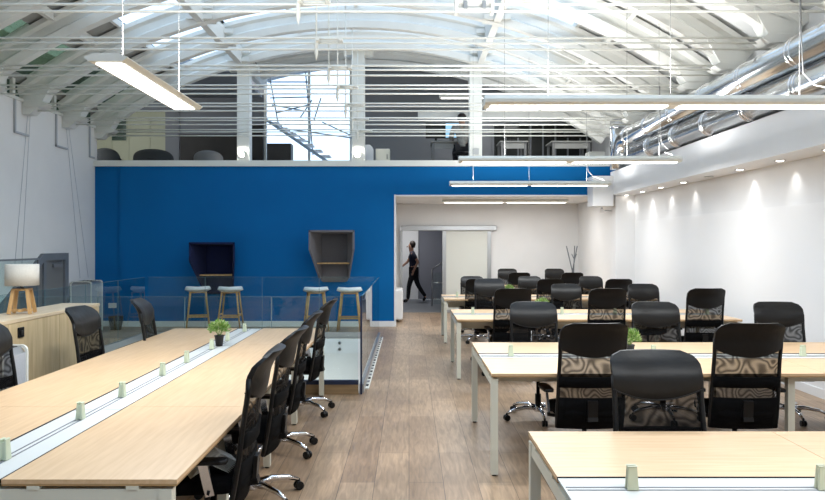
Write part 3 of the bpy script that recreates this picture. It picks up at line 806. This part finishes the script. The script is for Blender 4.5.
plant((1.74, 9.33, .74), 'small green potted plant on the third right desk', .95)
plant((1.72, 12.28, .74), 'small green potted plant on the fourth right desk', .95)
plant((2.60, 15.43, .74), 'small green potted plant on the alcove desk', .95)

# ------------------------------------------------------------------ credenza, lamp, units
CX0, CX1, CY0, CY1, CH = -3.60, -3.22, 3.2, 7.45, 1.05
t = thing('low_cabinet', 'long low light oak cabinet along the left side behind the desk chairs', 'cabinet', (0,0,0))
b = MB(); b.box(CX0, CY0, 0.06, CX1-.01, CY1-.01, CH-.03); b.build('body', M['oak'], t)
b = MB(); b.box(CX0-.01, CY0, CH-.03, CX1, CY1, CH); b.build('worktop', M['oaktop'], t, bevel=.003)
b = MB(); b.box(CX0+.03, CY0, 0, CX1-.05, CY1-.04, .06); b.build('plinth', M['darkgrey'], t)
yy = 3.2
while yy < 7.3:
    b = MB(); b.box(CX1-.010, yy+.003, .08, CX1-.004, min(yy+.847, CY1-.012), CH-.035); b.build('back_panel', M['oak'], t); yy += .85
t = thing('wall_socket', 'black square socket on the oak side of the low cabinet', 'socket', (CX1-.004, 5.93, .93))
b = MB(); b.box(0,-.045,-.04,.012,.045,.045); b.build('plate', M['black'], t, bevel=.005)
b = MB(); b.box(.012,-.02,-.018,.02,.02,.018); b.build('socket_insert', M['pot'], t, bevel=.003)
t = thing('table_lamp', 'table lamp with a linen drum shade on a four-leg wooden base', 'lamp', (-3.42, 6.32, CH), .25)
b = MB(); b.lathe([(.135,.25),(.135,.435)], 32); b.build('lamp_shade', M['shade'], t, solid=.004)
for sx in (-1, 1):
    for sy in (-1, 1):
        b = MB(); b.bar((sx*.085, sy*.085, 0.004), (sx*.055, sy*.055, .215), .028, .028, up=(0,1,0)); b.build('leg', M['stoolwood'], t)
b = MB(); b.box(-.07,-.07,.205,.07,.07,.222); b.box(-.085,-.012,.02,.085,.012,.04); b.box(-.012,-.085,.02,.012,.085,.04); b.build('base_board', M['stoolwood'], t)
b = MB(); b.lathe([(.012,.22),(.012,.27),(.02,.275),(.02,.32)], 10); b.build('lamp_holder', M['alu'], t)
b = MB(); b.lathe([(.005,.32),(.03,.35),(.025,.38),(.001,.39)], 12); b.build('bulb', M['seatgrey'], t)
b = MB()
for k in range(3):
    a = 2*PI*k/3; b.tube([(0,0,.27),(.14*math.cos(a),.14*math.sin(a),.27)], .002, 4)
b.build('shade_spider', M['alu'], t)
def unit(loc, sx, sy, h, label):
    t = thing('cooling_unit', label, 'heater', loc)
    def rr(x0, x1, z0, z1, r=.05):
        p = [(x0, z0), (x1, z0)]
        for a in range(5): q = PI/2*a/4; p.append((x1-r+r*math.cos(q), z1-r+r*math.sin(q)))
        for a in range(5): q = PI/2+PI/2*a/4; p.append((x0+r+r*math.cos(q), z1-r+r*math.sin(q)))
        return p
    for y in (0, sy-.02):
        b = MB(); o_ = rr(0, sx, 0, h); i_ = rr(.02, sx-.02, .02, h-.02, .035); n = len(o_)
        vs = [(x, y, z) for x, z in o_+i_]+[(x, y+.02, z) for x, z in o_+i_]
        fs = []
        for q in range(n):
            q2 = (q+1) % n
            fs += [(q, q2, n+q2, n+q), (2*n+q, 3*n+q, 3*n+q2, 2*n+q2), (q, 2*n+q, 2*n+q2, q2), (n+q, n+q2, 3*n+q2, 3*n+q)]
        b.add(vs, fs); b.build('side_frame', M['steel'], t)
    b = MB(); b.box(.012, .02, .04, sx-.012, sy-.02, h-.06); b.build('grille_body', M['perf'], t)
    b = MB(); b.prism([(.02,.02,h-.06),(sx-.02,.02,h-.06),(sx-.05,.02,h-.012),(.05,.02,h-.012)], (0,sy-.04,0)); b.build('top_panel', M['alu'], t)
    b = MB()
    for q in range(4): b.box(.05+q*(sx-.1)/4, .05, h-.012, .05+q*(sx-.1)/4+.018, sy-.05, h-.006)
    b.build('vent_slot', M['black'], t)
    return t
unit((-3.19, 5.24, 0), .21, .36, .88, 'white-framed grey grille unit standing against the low cabinet')
unit((-6.33, 13.35, 0), .40, .50, .97, 'white-framed grey grille unit in the corner beside the blue wall')
# wastebasket in the corner
t = thing('waste_bin', 'dark tapered planter bin at the foot of the blue wall near its left end', 'bin', (-5.70, 13.9, 0))
b = MB(); b.lathe([(.10,0),(.14,.26),(.13,.26),(.095,.02)], 18); b.build('tub', M['pot'], t)
b = MB(); b.lathe([(.0001,.22),(.12,.225)], 14); b.build('soil', M['darkgrey'], t)
t = thing('wall_socket', 'small white socket on the blue wall near the left corner', 'socket', (-6.0, BW+.045, .42))
b = MB(); b.box(-.08,-.02,-.05,.08,.0,.05); b.build('plate', M['white'], t, bevel=.004)

# ------------------------------------------------------------------ glass balustrades
def glass_run(label, p0, p1, n, h=1.078, base=None, loc=None):
    t = thing('glass_balustrade', label, 'balustrade', (p0[0], p0[1], 0))
    d = Vector((p1[0]-p0[0], p1[1]-p0[1], 0)); L = d.length; d.normalize(); nrm = Vector((-d.y, d.x, 0))
    for i in range(n):
        a = d*(L*i/n+.006); c = d*(L*(i+1)/n-.006)
        b = MB(); b.bar(a+Vector((0,0,.08+h/2-.04)), c+Vector((0,0,.08+h/2-.04)), .012, h-.08); g = b.build('glass_panel', M['rail'], t)
        b = MB(); b.bar(a+Vector((0,0,h+.002)), c+Vector((0,0,h+.002)), .012, .003); b.build('top_edge', M['railedge'], g)
    for i in range(1, n):
        a = d*(L*i/n); b = MB(); b.bar(a+Vector((0,0,.06)), a+Vector((0,0,h)), .006, .006); b.build('joint', M['railedge'], t)
    b = MB(); b.bar(Vector((0,0,.055)), d*L+Vector((0,0,.055)), .05, .11 if base else .10); b.build('base_channel', base or M['alu'], t)
    return t
g1 = glass_run('clear glass balustrade at the near edge of the stairwell, behind the left desk', (LW+.02, 7.93), (-.56, 7.93), 6, base=M['timber'])
b = MB(); b.box(0, -.03, .111, 5.78, .03, .155); b.build('shoe_profile', M['navymetal'], g1)
g2 = glass_run('clear glass balustrade along the aisle side of the stairwell', (-.53, 7.98), (-.53, 12.6), 4)
g3 = glass_run('clear glass balustrade at the far edge of the stairwell before the bar stools', (-.58, 12.66), (-4.62, 12.66), 4)
g4 = glass_run('clear glass balustrade along the left flight of the stairwell', (-4.66, 12.6), (-4.66, 8.0), 4)
t = thing('corner_post', 'dark slim corner post of the glass balustrade beside the aisle', 'post', (-.53, 7.93, 0))
b = MB(); b.box(-.010,-.012,0,.010,.012,1.08); b.build('post', M['navymetal'], t)
b = MB(); b.box(-.013,-.014,1.08,.013,.014,1.085); b.build('post_cap', M['black'], t)
t = thing('floor_strip', 'white floor strip with dark round lights beside the glass balustrade', 'floor strip', (-.487, 8.2, 0))
b = MB(); b.box(-.026,0,0,.026,4.5,.012); b.build('strip', M['steel'], t)
for q in range(20):
    b = MB(); b.box(-.014, .12+q*.225, .012, .014, .22+q*.225, .018); b.build('dark_insert', M['midgrey'] if q % 2 else M['black'], t)
for i, x in enumerate((-1.22, -1.22)):
    t = thing('stair_light', 'small round lamp on the white stairwell edge, %s of the pair' % ('upper', 'lower')[i], 'lamp', (x, HY1-.012, -.075-.11*i), 0, 'stairwell edge lamps')
    b = MB(); b.lathe([(.03,0),(.03,.02),(.018,.025)], 14); o = b.build('lamp_body', M['alu'], t); o.rotation_euler = (PI/2,0,0)
    b = MB(); b.lathe([(.0001,.026),(.017,.026)], 12); o = b.build('lens', M['clampr'], t); o.rotation_euler = (PI/2,0,0)
light('AREA', 'stairwell_fill', (-2.6, 10.3, -.3), 90, None, (0,0,0), (1,.98,.95), (1.6, 1.6))  # added fill light without a fixture, brightens the dark stairwell
t = thing('staircase', 'grey staircase descending along the left wall inside the stairwell', 'stairs', (0,0,0))
for i in range(14):
    b = MB(); b.box(LW+.02, 12.5-.3*(i+1), -.18*(i+1)-.03, -4.75, 12.5-.3*i, -.18*(i+1)); b.build('tread', M['carpet'], t)
b = MB(); b.prism([(-4.75,12.55,-.05),(-4.75,12.55,-.40),(-4.75,8.3,-2.69),(-4.75,8.0,-2.6)], (.04,0,0)); b.build('stringer', M['darkgrey'], t)
t = thing('glass_screen', 'low grey-trimmed glass screen on the left wall above the stair', 'screen', (LW+.15, 9.6, 0))
b = MB(); b.box(0,0,.3,.01,2.35,1.40); b.build('glass_panel', M['rail'], t)
b = MB(); b.box(-.008,0,1.40,.018,2.37,1.43); b.box(-.008,2.35,.3,.018,2.37,1.40); b.box(-.15,2.2,1.2,0,2.23,1.23); b.box(-.15,.2,1.2,0,.23,1.23); b.build('trim', M['midgrey'], t)

# conduits on the left wall
for i, (y, z0) in enumerate(((11.5, 3.47), (12.85, 3.43), (14.2, 3.40))):
    o = MB(); o.bar((LW+.02, y, 4.0), (LW+.02, y, z0), .03, .03); o.bar((LW+.02, y-.015, z0), (LW+.02, y+.42 if i < 2 else y+.2, z0-.0), .03, .03)
    o = o.build('wall_conduit', M['perf']); tag(o, 'grey L-shaped conduit on the left wall, %s of three' % ('nearest', 'middle', 'farthest')[i], 'conduit', 'wall conduits')
for i, (y, a) in enumerate(((11.0, .7), (11.9, .45), (11.98, .3), (13.25, -.55), (13.35, -.8))):  # shadows of the roof rods and hangers, drawn as thin grey tubes
    o = MB(); o.tube([(LW+.012, y, 3.8), (LW+.012, y-a, .9 if a > 0 else 1.0)], .003, 5)
    o = o.build('wall_shadow_line', M['perf']); tag(o, 'thin slanting drawn rod shadow on the left wall, %s counted away from the camera' % order[i], 'shadow line', 'wall shadow lines')

# ------------------------------------------------------------------ felt hoods and bar stools
def hood(px_c, dz, cf, cd, label):
    t = thing('felt_hood', label, 'booth', (px_c, BW, dz))
    yb, yf = -.02, -.58
    bw0, bw1, fw0, fw1 = -.29, .29, -.445, .445
    zt_b, zt_f, zm, zb = 1.90, 1.934, 1.56, 1.10
    th = .035
    # sides (left, right): front edge vertical from zt_f to zm, then slants back to the wall at zb
    for s, (xb, xf) in ((-1, (bw0, fw0)), (1, (bw1, fw1))):
        p = [(xb, yb, zb-.12), (xb, yb, zt_b), (xf, yf, zt_f), (xf, yf, zm), (xb+s*.02, yb-.10, zb-.12)]
        q = [(x-s*th, y, z) for (x, y, z) in p]
        b = MB(); n = 5
        b.add(p+q, [tuple(range(n)), tuple(range(n, 2*n))[::-1]]+[(k_, n+k_, n+(k_+1)%n, (k_+1)%n) for k_ in range(n)])
        b.build('side_panel', M[cf], t)
    b = MB(); b.add([(bw0,yb,zt_b),(bw1,yb,zt_b),(fw1,yf,zt_f),(fw0,yf,zt_f),(bw0,yb,zt_b-th),(bw1,yb,zt_b-th),(fw1,yf,zt_f-th),(fw0,yf,zt_f-th)], [(0,1,2,3),(7,6,5,4),(0,4,5,1),(1,5,6,2),(2,6,7,3),(3,7,4,0)])
    b.build('top_panel', M[cf], t)
    b = MB(); b.box(bw0+.03, yb-.02, zb-.10, bw1-.03, 0, zt_b-.01); b.build('back_panel', M[cd], t)
    # rounded lower apron
    pts = [(bw0+.01, 0, 1.28), (bw1-.01, 0, 1.28)]
    r = .07
    for a in range(5): q_ = PI/2*a/4; pts.append((bw1-.01-r+r*math.cos(q_), 0, .90+r-r*math.sin(q_)))
    for a in range(5): q_ = PI/2+PI/2*a/4; pts.append((bw0+.01+r+r*math.cos(q_), 0, .90+r-r*math.sin(q_)))
    b = MB(); b.prism([(x, -.045, z) for x, y, z in pts], (0,.045,0)); b.build('apron', M[cd], t)
    b = MB(); b.add([(bw0+.03,yb-.02,1.27),(bw1-.03,yb-.02,1.27),(bw1+.03,yb-.27,1.27),(bw0-.03,yb-.27,1.27),(bw0+.03,yb-.02,1.295),(bw1-.03,yb-.02,1.295),(bw1+.03,yb-.27,1.295),(bw0-.03,yb-.27,1.295)], [(0,1,2,3),(7,6,5,4),(0,4,5,1),(1,5,6,2),(2,6,7,3),(3,7,4,0)])
    b.build('shelf', M['stoolwood'], t)
    return t
hood(-1.50, 0, 'greyfelt', 'greyfeltd', 'grey felt acoustic hood with wooden shelf on the blue wall')
hood(-3.82, -.235, 'navy', 'navy', 'navy blue felt acoustic hood with wooden shelf on the blue wall')
def make_stool():
    t = thing('bar_stool', 'x', 'stool')
    b = MB()
    def sf(u, v):
        a = 2*PI*u; r = math.sin(PI/2*v)
        x = .235*r*math.cos(a); y = .20*r*math.sin(a)
        z = .755+.03*r*r+.05*max(0, r-.5)*(-math.sin(a)*.6+.4+abs(math.cos(a))*.6)
        return (x, y, z)
    b.grid(sf, 24, 7); b.build('seat', M['seatgrey'], t, solid=.075)
    L = []
    for sx in (-1, 1):
        for sy in (-1, 1):
            b = MB(); b.tube([(sx*.22, sy*.20, 0), (sx*.14, sy*.12, .745)], .016, 8, radii=[.014,.019]); b.build('leg', M['stoolwood'], t)
    def at(z, sx, sy): q = z/.745; return (sx*(.22-.08*q), sy*(.20-.08*q), z)
    for (a, c, z) in (((-1,-1),(1,-1),.26), ((-1,1),(1,1),.26), ((-1,-1),(-1,1),.30), ((1,-1),(1,1),.30)):
        b = MB(); b.bar(at(z,*a), at(z,*c), .016, .028); b.build('footrest_bar', M['stoolwood'], t)
    b = MB(); b.box(-.14,-.12,.715,.14,.12,.745); b.build('seat_rail', M['stoolwood'], t, bevel=.004)
    return t
stool = make_stool()
for i, (px, Y, rz, lab) in enumerate(((198, 13.95, .3, 'left bar stool in front of the navy hood'), (230.5, 13.9, .05, 'right bar stool in front of the navy hood'),
                            (316, 13.75, .25, 'left bar stool in front of the grey hood'), (349.5, 13.65, 0, 'right bar stool in front of the grey hood'))):
    place(stool, i == 0, (PX(px, Y), Y, 0), rz, lab+', pale seat on wooden legs', 'bar stools by the blue wall')

# radiator at the alcove corner
t = thing('radiator', 'white rounded panel radiator on the left side of the alcove', 'radiator', (-.30, 14.9, 0))
b = MB(); b.box(.005, .3, .05, .165, 1.35, .68); b.build('panel', M['white'], t, bevel=.03)
b = MB(); b.box(.0, .7, .2, .03, .75, .5); b.box(.0, 1.2, .2, .03, 1.25, .5); b.build('wall_bracket', M['alu'], t)
b = MB(); b.lathe([(.02,0),(.02,.05)], 10, (.085, .60, 0)); b.lathe([(.02,0),(.02,.05)], 10, (.085, 1.35, 0)); b.build('foot', M['white'], t)
b = MB(); b.lathe([(.018,.0),(.022,.05),(.015,.06)], 10, (.085, .43, .60)); b.box(.08,.43,.61,.09,.52,.63); b.build('valve', M['steel'], t)
# coat tree
t = thing('coat_stand', 'slim wooden coat stand of crossing poles in the alcove corner', 'coat stand', (3.86, 16.85, 0))
for a, tw in ((0, .5), (2.1, .5), (4.2, .5)):
    b = MB()
    c0 = Vector((.20*math.cos(a), .20*math.sin(a), 0)); c1 = Vector((.02*math.cos(a+PI/2), .02*math.sin(a+PI/2), 1.0)); c2 = Vector((-.15*math.cos(a), -.15*math.sin(a), 1.62))
    b.tube([c0, c1, c2], .013, 6); b.tube([c1+(c2-c1)*.5, c1+(c2-c1)*.5+Vector((-.02*math.cos(a)+.06*math.sin(a), .07, .12))], .010, 6); b.build('pole', M['darkgrey'], t)
# sensor box under soffit block
t = thing('wall_sensor', 'small white bracketed sensor below the soffit block at the alcove corner', 'sensor', (3.93, 14.43, 2.30))
b = MB(); b.box(-.09,-.06,0,.0,.0,.07); b.build('body', M['seatgrey'], t, bevel=.006)
b = MB(); b.box(.0,-.03,.03,.16,-.01,.05); b.box(-.06,-.05,.07,-.03,-.02,.105); b.build('arm', M['alu'], t)

# ------------------------------------------------------------------ people
def skin(name, verts, edges, radii, mat, parent, sub=1, root=0):
    me = bpy.data.meshes.new(name); me.from_pydata(verts, edges, []); me.materials.append(mat)
    o = bpy.data.objects.new(name, me); COL.objects.link(o); o.parent = parent
    md = o.modifiers.new('skin', 'SKIN'); md.use_smooth_shade = True
    for i, r in enumerate(radii): me.skin_vertices[0].data[i].radius = (r, r) if not isinstance(r, tuple) else r
    me.skin_vertices[0].data[root].use_root = True
    s = o.modifiers.new('sub', 'SUBSURF'); s.levels = sub; s.render_levels = sub
    return o
def hand(vs, es, rs, wi, d, side):
    """five fingers rooted in the palm that continues forearm direction d"""
    d = Vector(d).normalized(); w = Vector(vs[wi]); s = Vector(side)
    p = len(vs); vs.append(tuple(w+d*.07)); rs.append(.026); es.append((wi, p))
    for k, (l, o_) in enumerate(((.065,-.028),(.078,-.010),(.072,.010),(.055,.028))):
        a = len(vs); vs.append(tuple(w+d*.10+s*o_)); rs.append(.009); es.append((p, a))
        vs.append(tuple(w+d*(.10+l)+s*o_*1.1+Vector((0,0,-.01)))); rs.append(.007); es.append((a, a+1))
    a = len(vs); vs.append(tuple(w+d*.05-s*.045)); rs.append(.010); es.append((p, a))
    vs.append(tuple(w+d*.09-s*.055)); rs.append(.008); es.append((a, a+1))
# walking man in the hall: faces -x, mid-stride
t = thing('person', 'person in dark t-shirt and trousers walking left behind the open sliding door', 'person', (.13, 20.3, 0))
J = dict(pel=(0,0,.93), wai=(-.01,0,1.08), che=(-.03,0,1.30), nek=(-.05,0,1.46), hed=(-.08,0,1.58), top=(-.07,0,1.70),
         shL=(-.03,-.17,1.41), elL=(.12,-.22,1.16), wrL=(.02,-.23,.95), shR=(-.03,.17,1.41), elR=(-.16,.21,1.16), wrR=(-.33,.18,1.02),
         hiL=(0,-.09,.90), knL=(-.13,-.10,.50), anL=(-.16,-.10,.09), toL=(-.30,-.11,.035), hiR=(0,.09,.90), knR=(.12,.10,.50), anR=(.34,.10,.16), toR=(.27,.10,.04))
nm = list(J); vs = [J[k_] for k_ in nm]
ix = {k_: i for i, k_ in enumerate(nm)}
E = lambda a, b_: (ix[a], ix[b_])
es = [E('pel','wai'),E('wai','che'),E('che','nek'),E('nek','hed'),E('hed','top'),E('che','shL'),E('shL','elL'),E('elL','wrL'),E('che','shR'),E('shR','elR'),E('elR','wrR'),
      E('pel','hiL'),E('hiL','knL'),E('knL','anL'),E('anL','toL'),E('pel','hiR'),E('hiR','knR'),E('knR','anR'),E('anR','toR')]
R0 = dict(pel=.115,wai=.10,che=.12,nek=.05,hed=.09,top=.07,shL=.055,elL=.04,wrL=.028,shR=.055,elR=.04,wrR=.028,hiL=.085,knL=.055,anL=.035,toL=.03,hiR=.085,knR=.055,anR=.035,toR=.03)
rs = [R0[k_] for k_ in nm]
hand(vs, es, rs, ix['wrL'], (-.4,0,-.9), (.7,0,-.3)); hand(vs, es, rs, ix['wrR'], (-.7,0,-.6), (0,1,0))
skin('body', vs, es, rs, M['skin'], t)
def sub_skin(name, ks, ed, grow, mat, parent, cut=None):
    vv = [J[k_] for k_ in ks]; ii = {k_: i for i, k_ in enumerate(ks)}
    rr = [R0[k_]+grow for k_ in ks]
    for i, k_ in enumerate(ks):
        if cut and k_ in cut: vv[i] = tuple(Vector(J[cut[k_][0]]).lerp(Vector(J[k_]), cut[k_][1]))
    return skin(name, vv, [(ii[a], ii[b_]) for a, b_ in ed], rr, mat, parent)
sub_skin('tshirt', ['wai','che','pel','nek','shL','elL','shR','elR'], [('wai','che'),('wai','pel'),('che','nek'),('che','shL'),('shL','elL'),('che','shR'),('shR','elR')], .018, M['tshirt'], t, {'nek': ('che', .75), 'elL': ('shL', .75), 'elR': ('shR', .75)})
sub_skin('trousers', ['pel','hiL','knL','anL','hiR','knR','anR'], [('pel','hiL'),('hiL','knL'),('knL','anL'),('pel','hiR'),('hiR','knR'),('knR','anR')], .018, M['trouser'], t)
for a_, b__ in (('anL','toL'), ('anR','toR')):
    sub_skin('shoe', [a_, b__], [(a_, b__)], .016, M['black'], t)
b = MB(); b.lathe([(.001,1.765),(.05,1.75),(.085,1.70),(.09,1.64),(.07,1.56)], 16, (-.03,0,0)); b.build('hair', M['hair'], t)
b = MB(); b.bar((-.165,0,1.60),(-.195,0,1.575),.025,.03); b.build('nose', M['skin'], t)
# hall details
t = thing('hall_railing', 'steel and glass stair railing inside the hall doorway', 'railing', (.62, 19.2, 0))
b = MB()
for x, z in ((0, .98), (.34, 1.22)): b.tube([(x,0,0),(x,0,z)], .018, 6)
b.tube([(0,0,.98),(.34,0,1.22)], .02, 6); b.tube([(0,0,.62),(.5,0,.62)], .014, 6); b.build('post', M['alu'], t)
b = MB(); b.box(.03,-.004,.05,.6,.004,.9); b.build('glass_panel', M['rail'], t)
t = thing('hall_lamp', 'bright ceiling lamp glowing at the top left of the doorway', 'lamp', (-.15, 20.2, 2.56))
b = MB(); b.lathe([(.18,.04),(.20,.02),(.18,0)], 20); b.build('housing', M['steel'], t)
b = MB(); b.lathe([(.17,-.002),(.0001,-.004)], 20); b.build('diffuser', M['tubeh'], t)
light('AREA', 'hall_light', (.0, 0, -.02), 22, t, (0,0,0), (1,1,1), (.8,.8))
for i, z in enumerate((1.02, .42)):
    t = thing('door_stop_box', 'small black box on the pale wall inside the doorway, %s of two' % ('upper', 'lower')[i], 'box', (PX(408.5, 19.9), 21.56, z))
    b = MB(); b.box(-.06,-.02,-.05,.06,.03,.05); b.build('housing', M['black'], t, bevel=.005)
    b = MB(); b.box(-.03,-.025,-.02,.03,-.02,.02); b.build('plate', M['pot'], t)
b = MB(); b.box(-.45, 21.53, 0, .28, 21.59, 2.55); struct('wall_hall_panel', b, M['white'])

# ------------------------------------------------------------------ mezzanine furniture
MZ = 3.27
def mz_desk(x0, x1, y, label):
    t = thing('office_desk', label, 'desk', (x0, y, MZ))
    L = x1-x0
    b = MB(); b.box(0,0,.69,L,.7,.72); b.build('desktop', M['panelgrey'], t, bevel=.004)
    for x in (.03, L-.08):
        for yy in (.03, .62): b = MB(); b.box(x, yy, 0, x+.05, yy+.05, .69); b.build('leg', M['doorgrey'], t)
    b = MB(); b.box(.05,.04,.55,L-.05,.06,.69); b.build('modesty_panel', M['panelgrey'], t)
def mz_mon(x, y, w, h, label, mat='monitor', rz=0, z=.72):
    t = thing('computer_monitor', label, 'monitor', (x, y, MZ+z), rz)
    b = MB(); b.box(-w/2,-.02,.12,w/2,.02,.12+h); b.build('bezel', M['black'], t, bevel=.006)
    b = MB(); b.box(-w/2+.015,-.024,.135,w/2-.015,-.02,.12+h-.015); b.build('screen', M[mat], t)
    b = MB(); b.bar((0,0.03,0.01),(0,.03,.2),.05,.02,up=(0,1,0)); b.box(-.12,-.09,0,.12,.09,.012); b.build('stand', M['black'], t)
yD = 16.1
mz_desk(PX(431,yD), PX(468,yD), yD, 'white office desk upstairs where a person sits by the right column')
mz_desk(PX(500,yD), PX(528,yD), yD, 'small white office desk upstairs right of the right column')
mz_desk(PX(527,yD)+.55, PX(592,yD), yD, 'white office desk upstairs at the right end of the mezzanine')
mz_mon(PX(436,yD+.35), yD+.45, .47, .36, 'dark computer monitor on the upstairs desk left of the seated person')
mz_mon(PX(453,yD+.35), yD+.45, .36, .36, 'lit blue computer screen in front of the seated person upstairs', 'screen')
mz_mon(PX(512,yD+.3), yD+.35, .34, .34, 'dark computer monitor on the small desk upstairs')
mz_mon(PX(574,yD+.3), yD+.35, .42, .34, 'dark computer monitor on the desk at the right end upstairs')
# seated person upstairs
px_, py_ = PX(462,15.75), 15.7
t = thing('person', 'person in a grey shirt seated at an upstairs desk, seen from behind', 'person', (px_, py_, MZ))
J = dict(pel=(0,0,.50), wai=(0,.02,.64), che=(0,.05,.86), nek=(0,.08,1.02), hed=(0,.11,1.13), top=(0,.11,1.24),
         shL=(-.18,.05,.96), elL=(-.24,.16,.74), wrL=(-.20,.36,.77), shR=(.18,.05,.96), elR=(.24,.16,.74), wrR=(.20,.36,.77),
         hiL=(-.10,.02,.48), knL=(-.13,.42,.48), anL=(-.12,.40,.09), toL=(-.12,.54,.04), hiR=(.10,.02,.48), knR=(.13,.42,.48), anR=(.12,.40,.09), toR=(.12,.54,.04))
nm = list(J); vs = [J[k_] for k_ in nm]; ix = {k_: i for i, k_ in enumerate(nm)}
rs = [R0[k_] for k_ in nm]
es = [E('pel','wai'),E('wai','che'),E('che','nek'),E('nek','hed'),E('hed','top'),E('che','shL'),E('shL','elL'),E('elL','wrL'),E('che','shR'),E('shR','elR'),E('elR','wrR'),
      E('pel','hiL'),E('hiL','knL'),E('knL','anL'),E('anL','toL'),E('pel','hiR'),E('hiR','knR'),E('knR','anR'),E('anR','toR')]
hand(vs, es, rs, ix['wrL'], (0,1,-.05), (1,0,0)); hand(vs, es, rs, ix['wrR'], (0,1,-.05), (-1,0,0))
skin('body', vs, es, rs, M['skin'], t)
sub_skin('shirt', ['wai','che','pel','nek','shL','elL','wrL','shR','elR','wrR'], [('wai','che'),('wai','pel'),('che','nek'),('che','shL'),('shL','elL'),('elL','wrL'),('che','shR'),('shR','elR'),('elR','wrR')], .02, M['shirt2'], t, {'nek': ('che', .75), 'wrL': ('elL', .85), 'wrR': ('elR', .85)})
sub_skin('trousers', ['pel','hiL','knL','anL','hiR','knR','anR'], [('pel','hiL'),('hiL','knL'),('knL','anL'),('pel','hiR'),('hiR','knR'),('knR','anR')], .018, M['trouser'], t)
b = MB(); b.lathe([(.001,1.29),(.05,1.28),(.09,1.24),(.105,1.18),(.10,1.11)], 16, (0,.09,0)); b.build('hair', M['hair'], t)
t = thing('stool', 'plain dark stool under the seated person upstairs', 'stool', (px_, py_, MZ))
b = MB(); b.lathe([(.19,.36),(.20,.38),(.19,.41)], 18); b.build('seat', M['black'], t)
b = MB(); b.lathe([(.025,0.03),(.025,.36)], 10); b.lathe([(.20,0),(.20,.03)], 16); b.build('pedestal', M['black'], t)
# lounge chairs at the left of the mezzanine
for i, (px, w, h, m_) in enumerate(((107, .52, .42, 'loungegrey'), (153.5, .82, .40, 'loungegrey'), (208.5, .58, .37, 'doorgrey'))):
    t = thing('lounge_chair', 'low round-backed grey lounge chair on the mezzanine, %s of three at the left' % ('left', 'middle', 'right')[i], 'armchair', (PX(px, 15.2), 15.2, MZ), 0, 'mezzanine lounge chairs')
    b = MB()
    def bk(u, v, w=w, h=h):
        a = PI*u; x = -w/2*math.cos(a)
        top_ = .12+(h-.12)*math.sin(a)**.45
        return (x, -.10+.12*(1-math.sin(a)), .06+(top_-.06)*v)
    b.grid(bk, 18, 5); b.build('backrest', M[m_], t, solid=.06)
    b = MB(); b.lathe([(w*.38,.10),(w*.42,.13),(w*.42,.22),(w*.36,.25),(.001,.26)], 18, (0,.20,0)); b.build('seat', M[m_], t)
    for s1 in (-1, 1):
        for s2 in (0, .4): b = MB(); b.tube([(s1*w*.3, s2, 0), (s1*w*.28, s2, .12)], .012, 6); b.build('leg', M['black'], t)
# low white cupboards beside the central column
t = thing('white_cupboard', 'small white cupboard standing right of the central mezzanine column', 'cupboard', (PX(376,15.4), 15.2, MZ))
b = MB(); b.box(0,0,.02,.30,.4,.62-.2); b.build('body', M['creamsteel'], t, bevel=.005)
b = MB(); b.box(.015,-.012,.04,.285,0,.40); d_ = b.build('door', M['creamsteel'], t)
b = MB(); b.box(.24,-.03,.2,.25,-.012,.3); b.build('handle', M['black'], d_)
t = thing('white_panel_screen', 'white rounded screen panel beside the central mezzanine column', 'screen', (PX(350,15.2), 15.15, MZ))
pts = [(0,0,0.02),(.5,0,.02),(.5,0,.40),(.47,0,.46),(.42,0,.50),(0,0,.50)]
b = MB(); b.prism(pts, (0,.04,0)); b.build('panel', M['white'], t)
b = MB(); b.box(.05,-.1,0,.09,.14,.02); b.box(.40,-.1,0,.44,.14,.02); b.build('foot', M['alu'], t)
t = thing('pedestal_unit', 'white low pedestal with a handle at the right end of the mezzanine', 'cupboard', (PX(588,15.3), 15.2, MZ))
b = MB(); b.box(0,0,.0,.34,.35,.36); b.build('body', M['steel'], t, bevel=.005)
b = MB(); b.box(.12,-.012,.24,.22,0,.26); b.build('handle', M['alu'], t)

# ------------------------------------------------------------------ world, camera, colour
w = bpy.data.worlds.new('World'); sc.world = w; w.use_nodes = True
bg = w.node_tree.nodes['Background']; bg.inputs[0].default_value = (.90, .95, 1.0, 1); bg.inputs[1].default_value = 2.5
cam = bpy.data.cameras.new('Camera'); co = bpy.data.objects.new('Camera', cam); COL.objects.link(co)
co.location = (0,0,1.665); co.rotation_euler = (PI/2,0,0)
cam.sensor_width = 36; cam.lens = 715/825*36; cam.shift_x = 3.5/825; cam.shift_y = -6/825
cam.clip_start = .05
sc.camera = co
vs_ = sc.view_settings; vs_.view_transform = 'Standard'; vs_.look = 'None'; vs_.gamma = 1; vs_.exposure = 0.36; vs_.use_curve_mapping = False
sc.cycles.max_bounces = 8; sc.cycles.transparent_max_bounces = 24; sc.cycles.use_denoising = True
sc.cycles.sample_clamp_indirect = 6
sc.cycles.caustics_reflective = False; sc.cycles.caustics_refractive = False
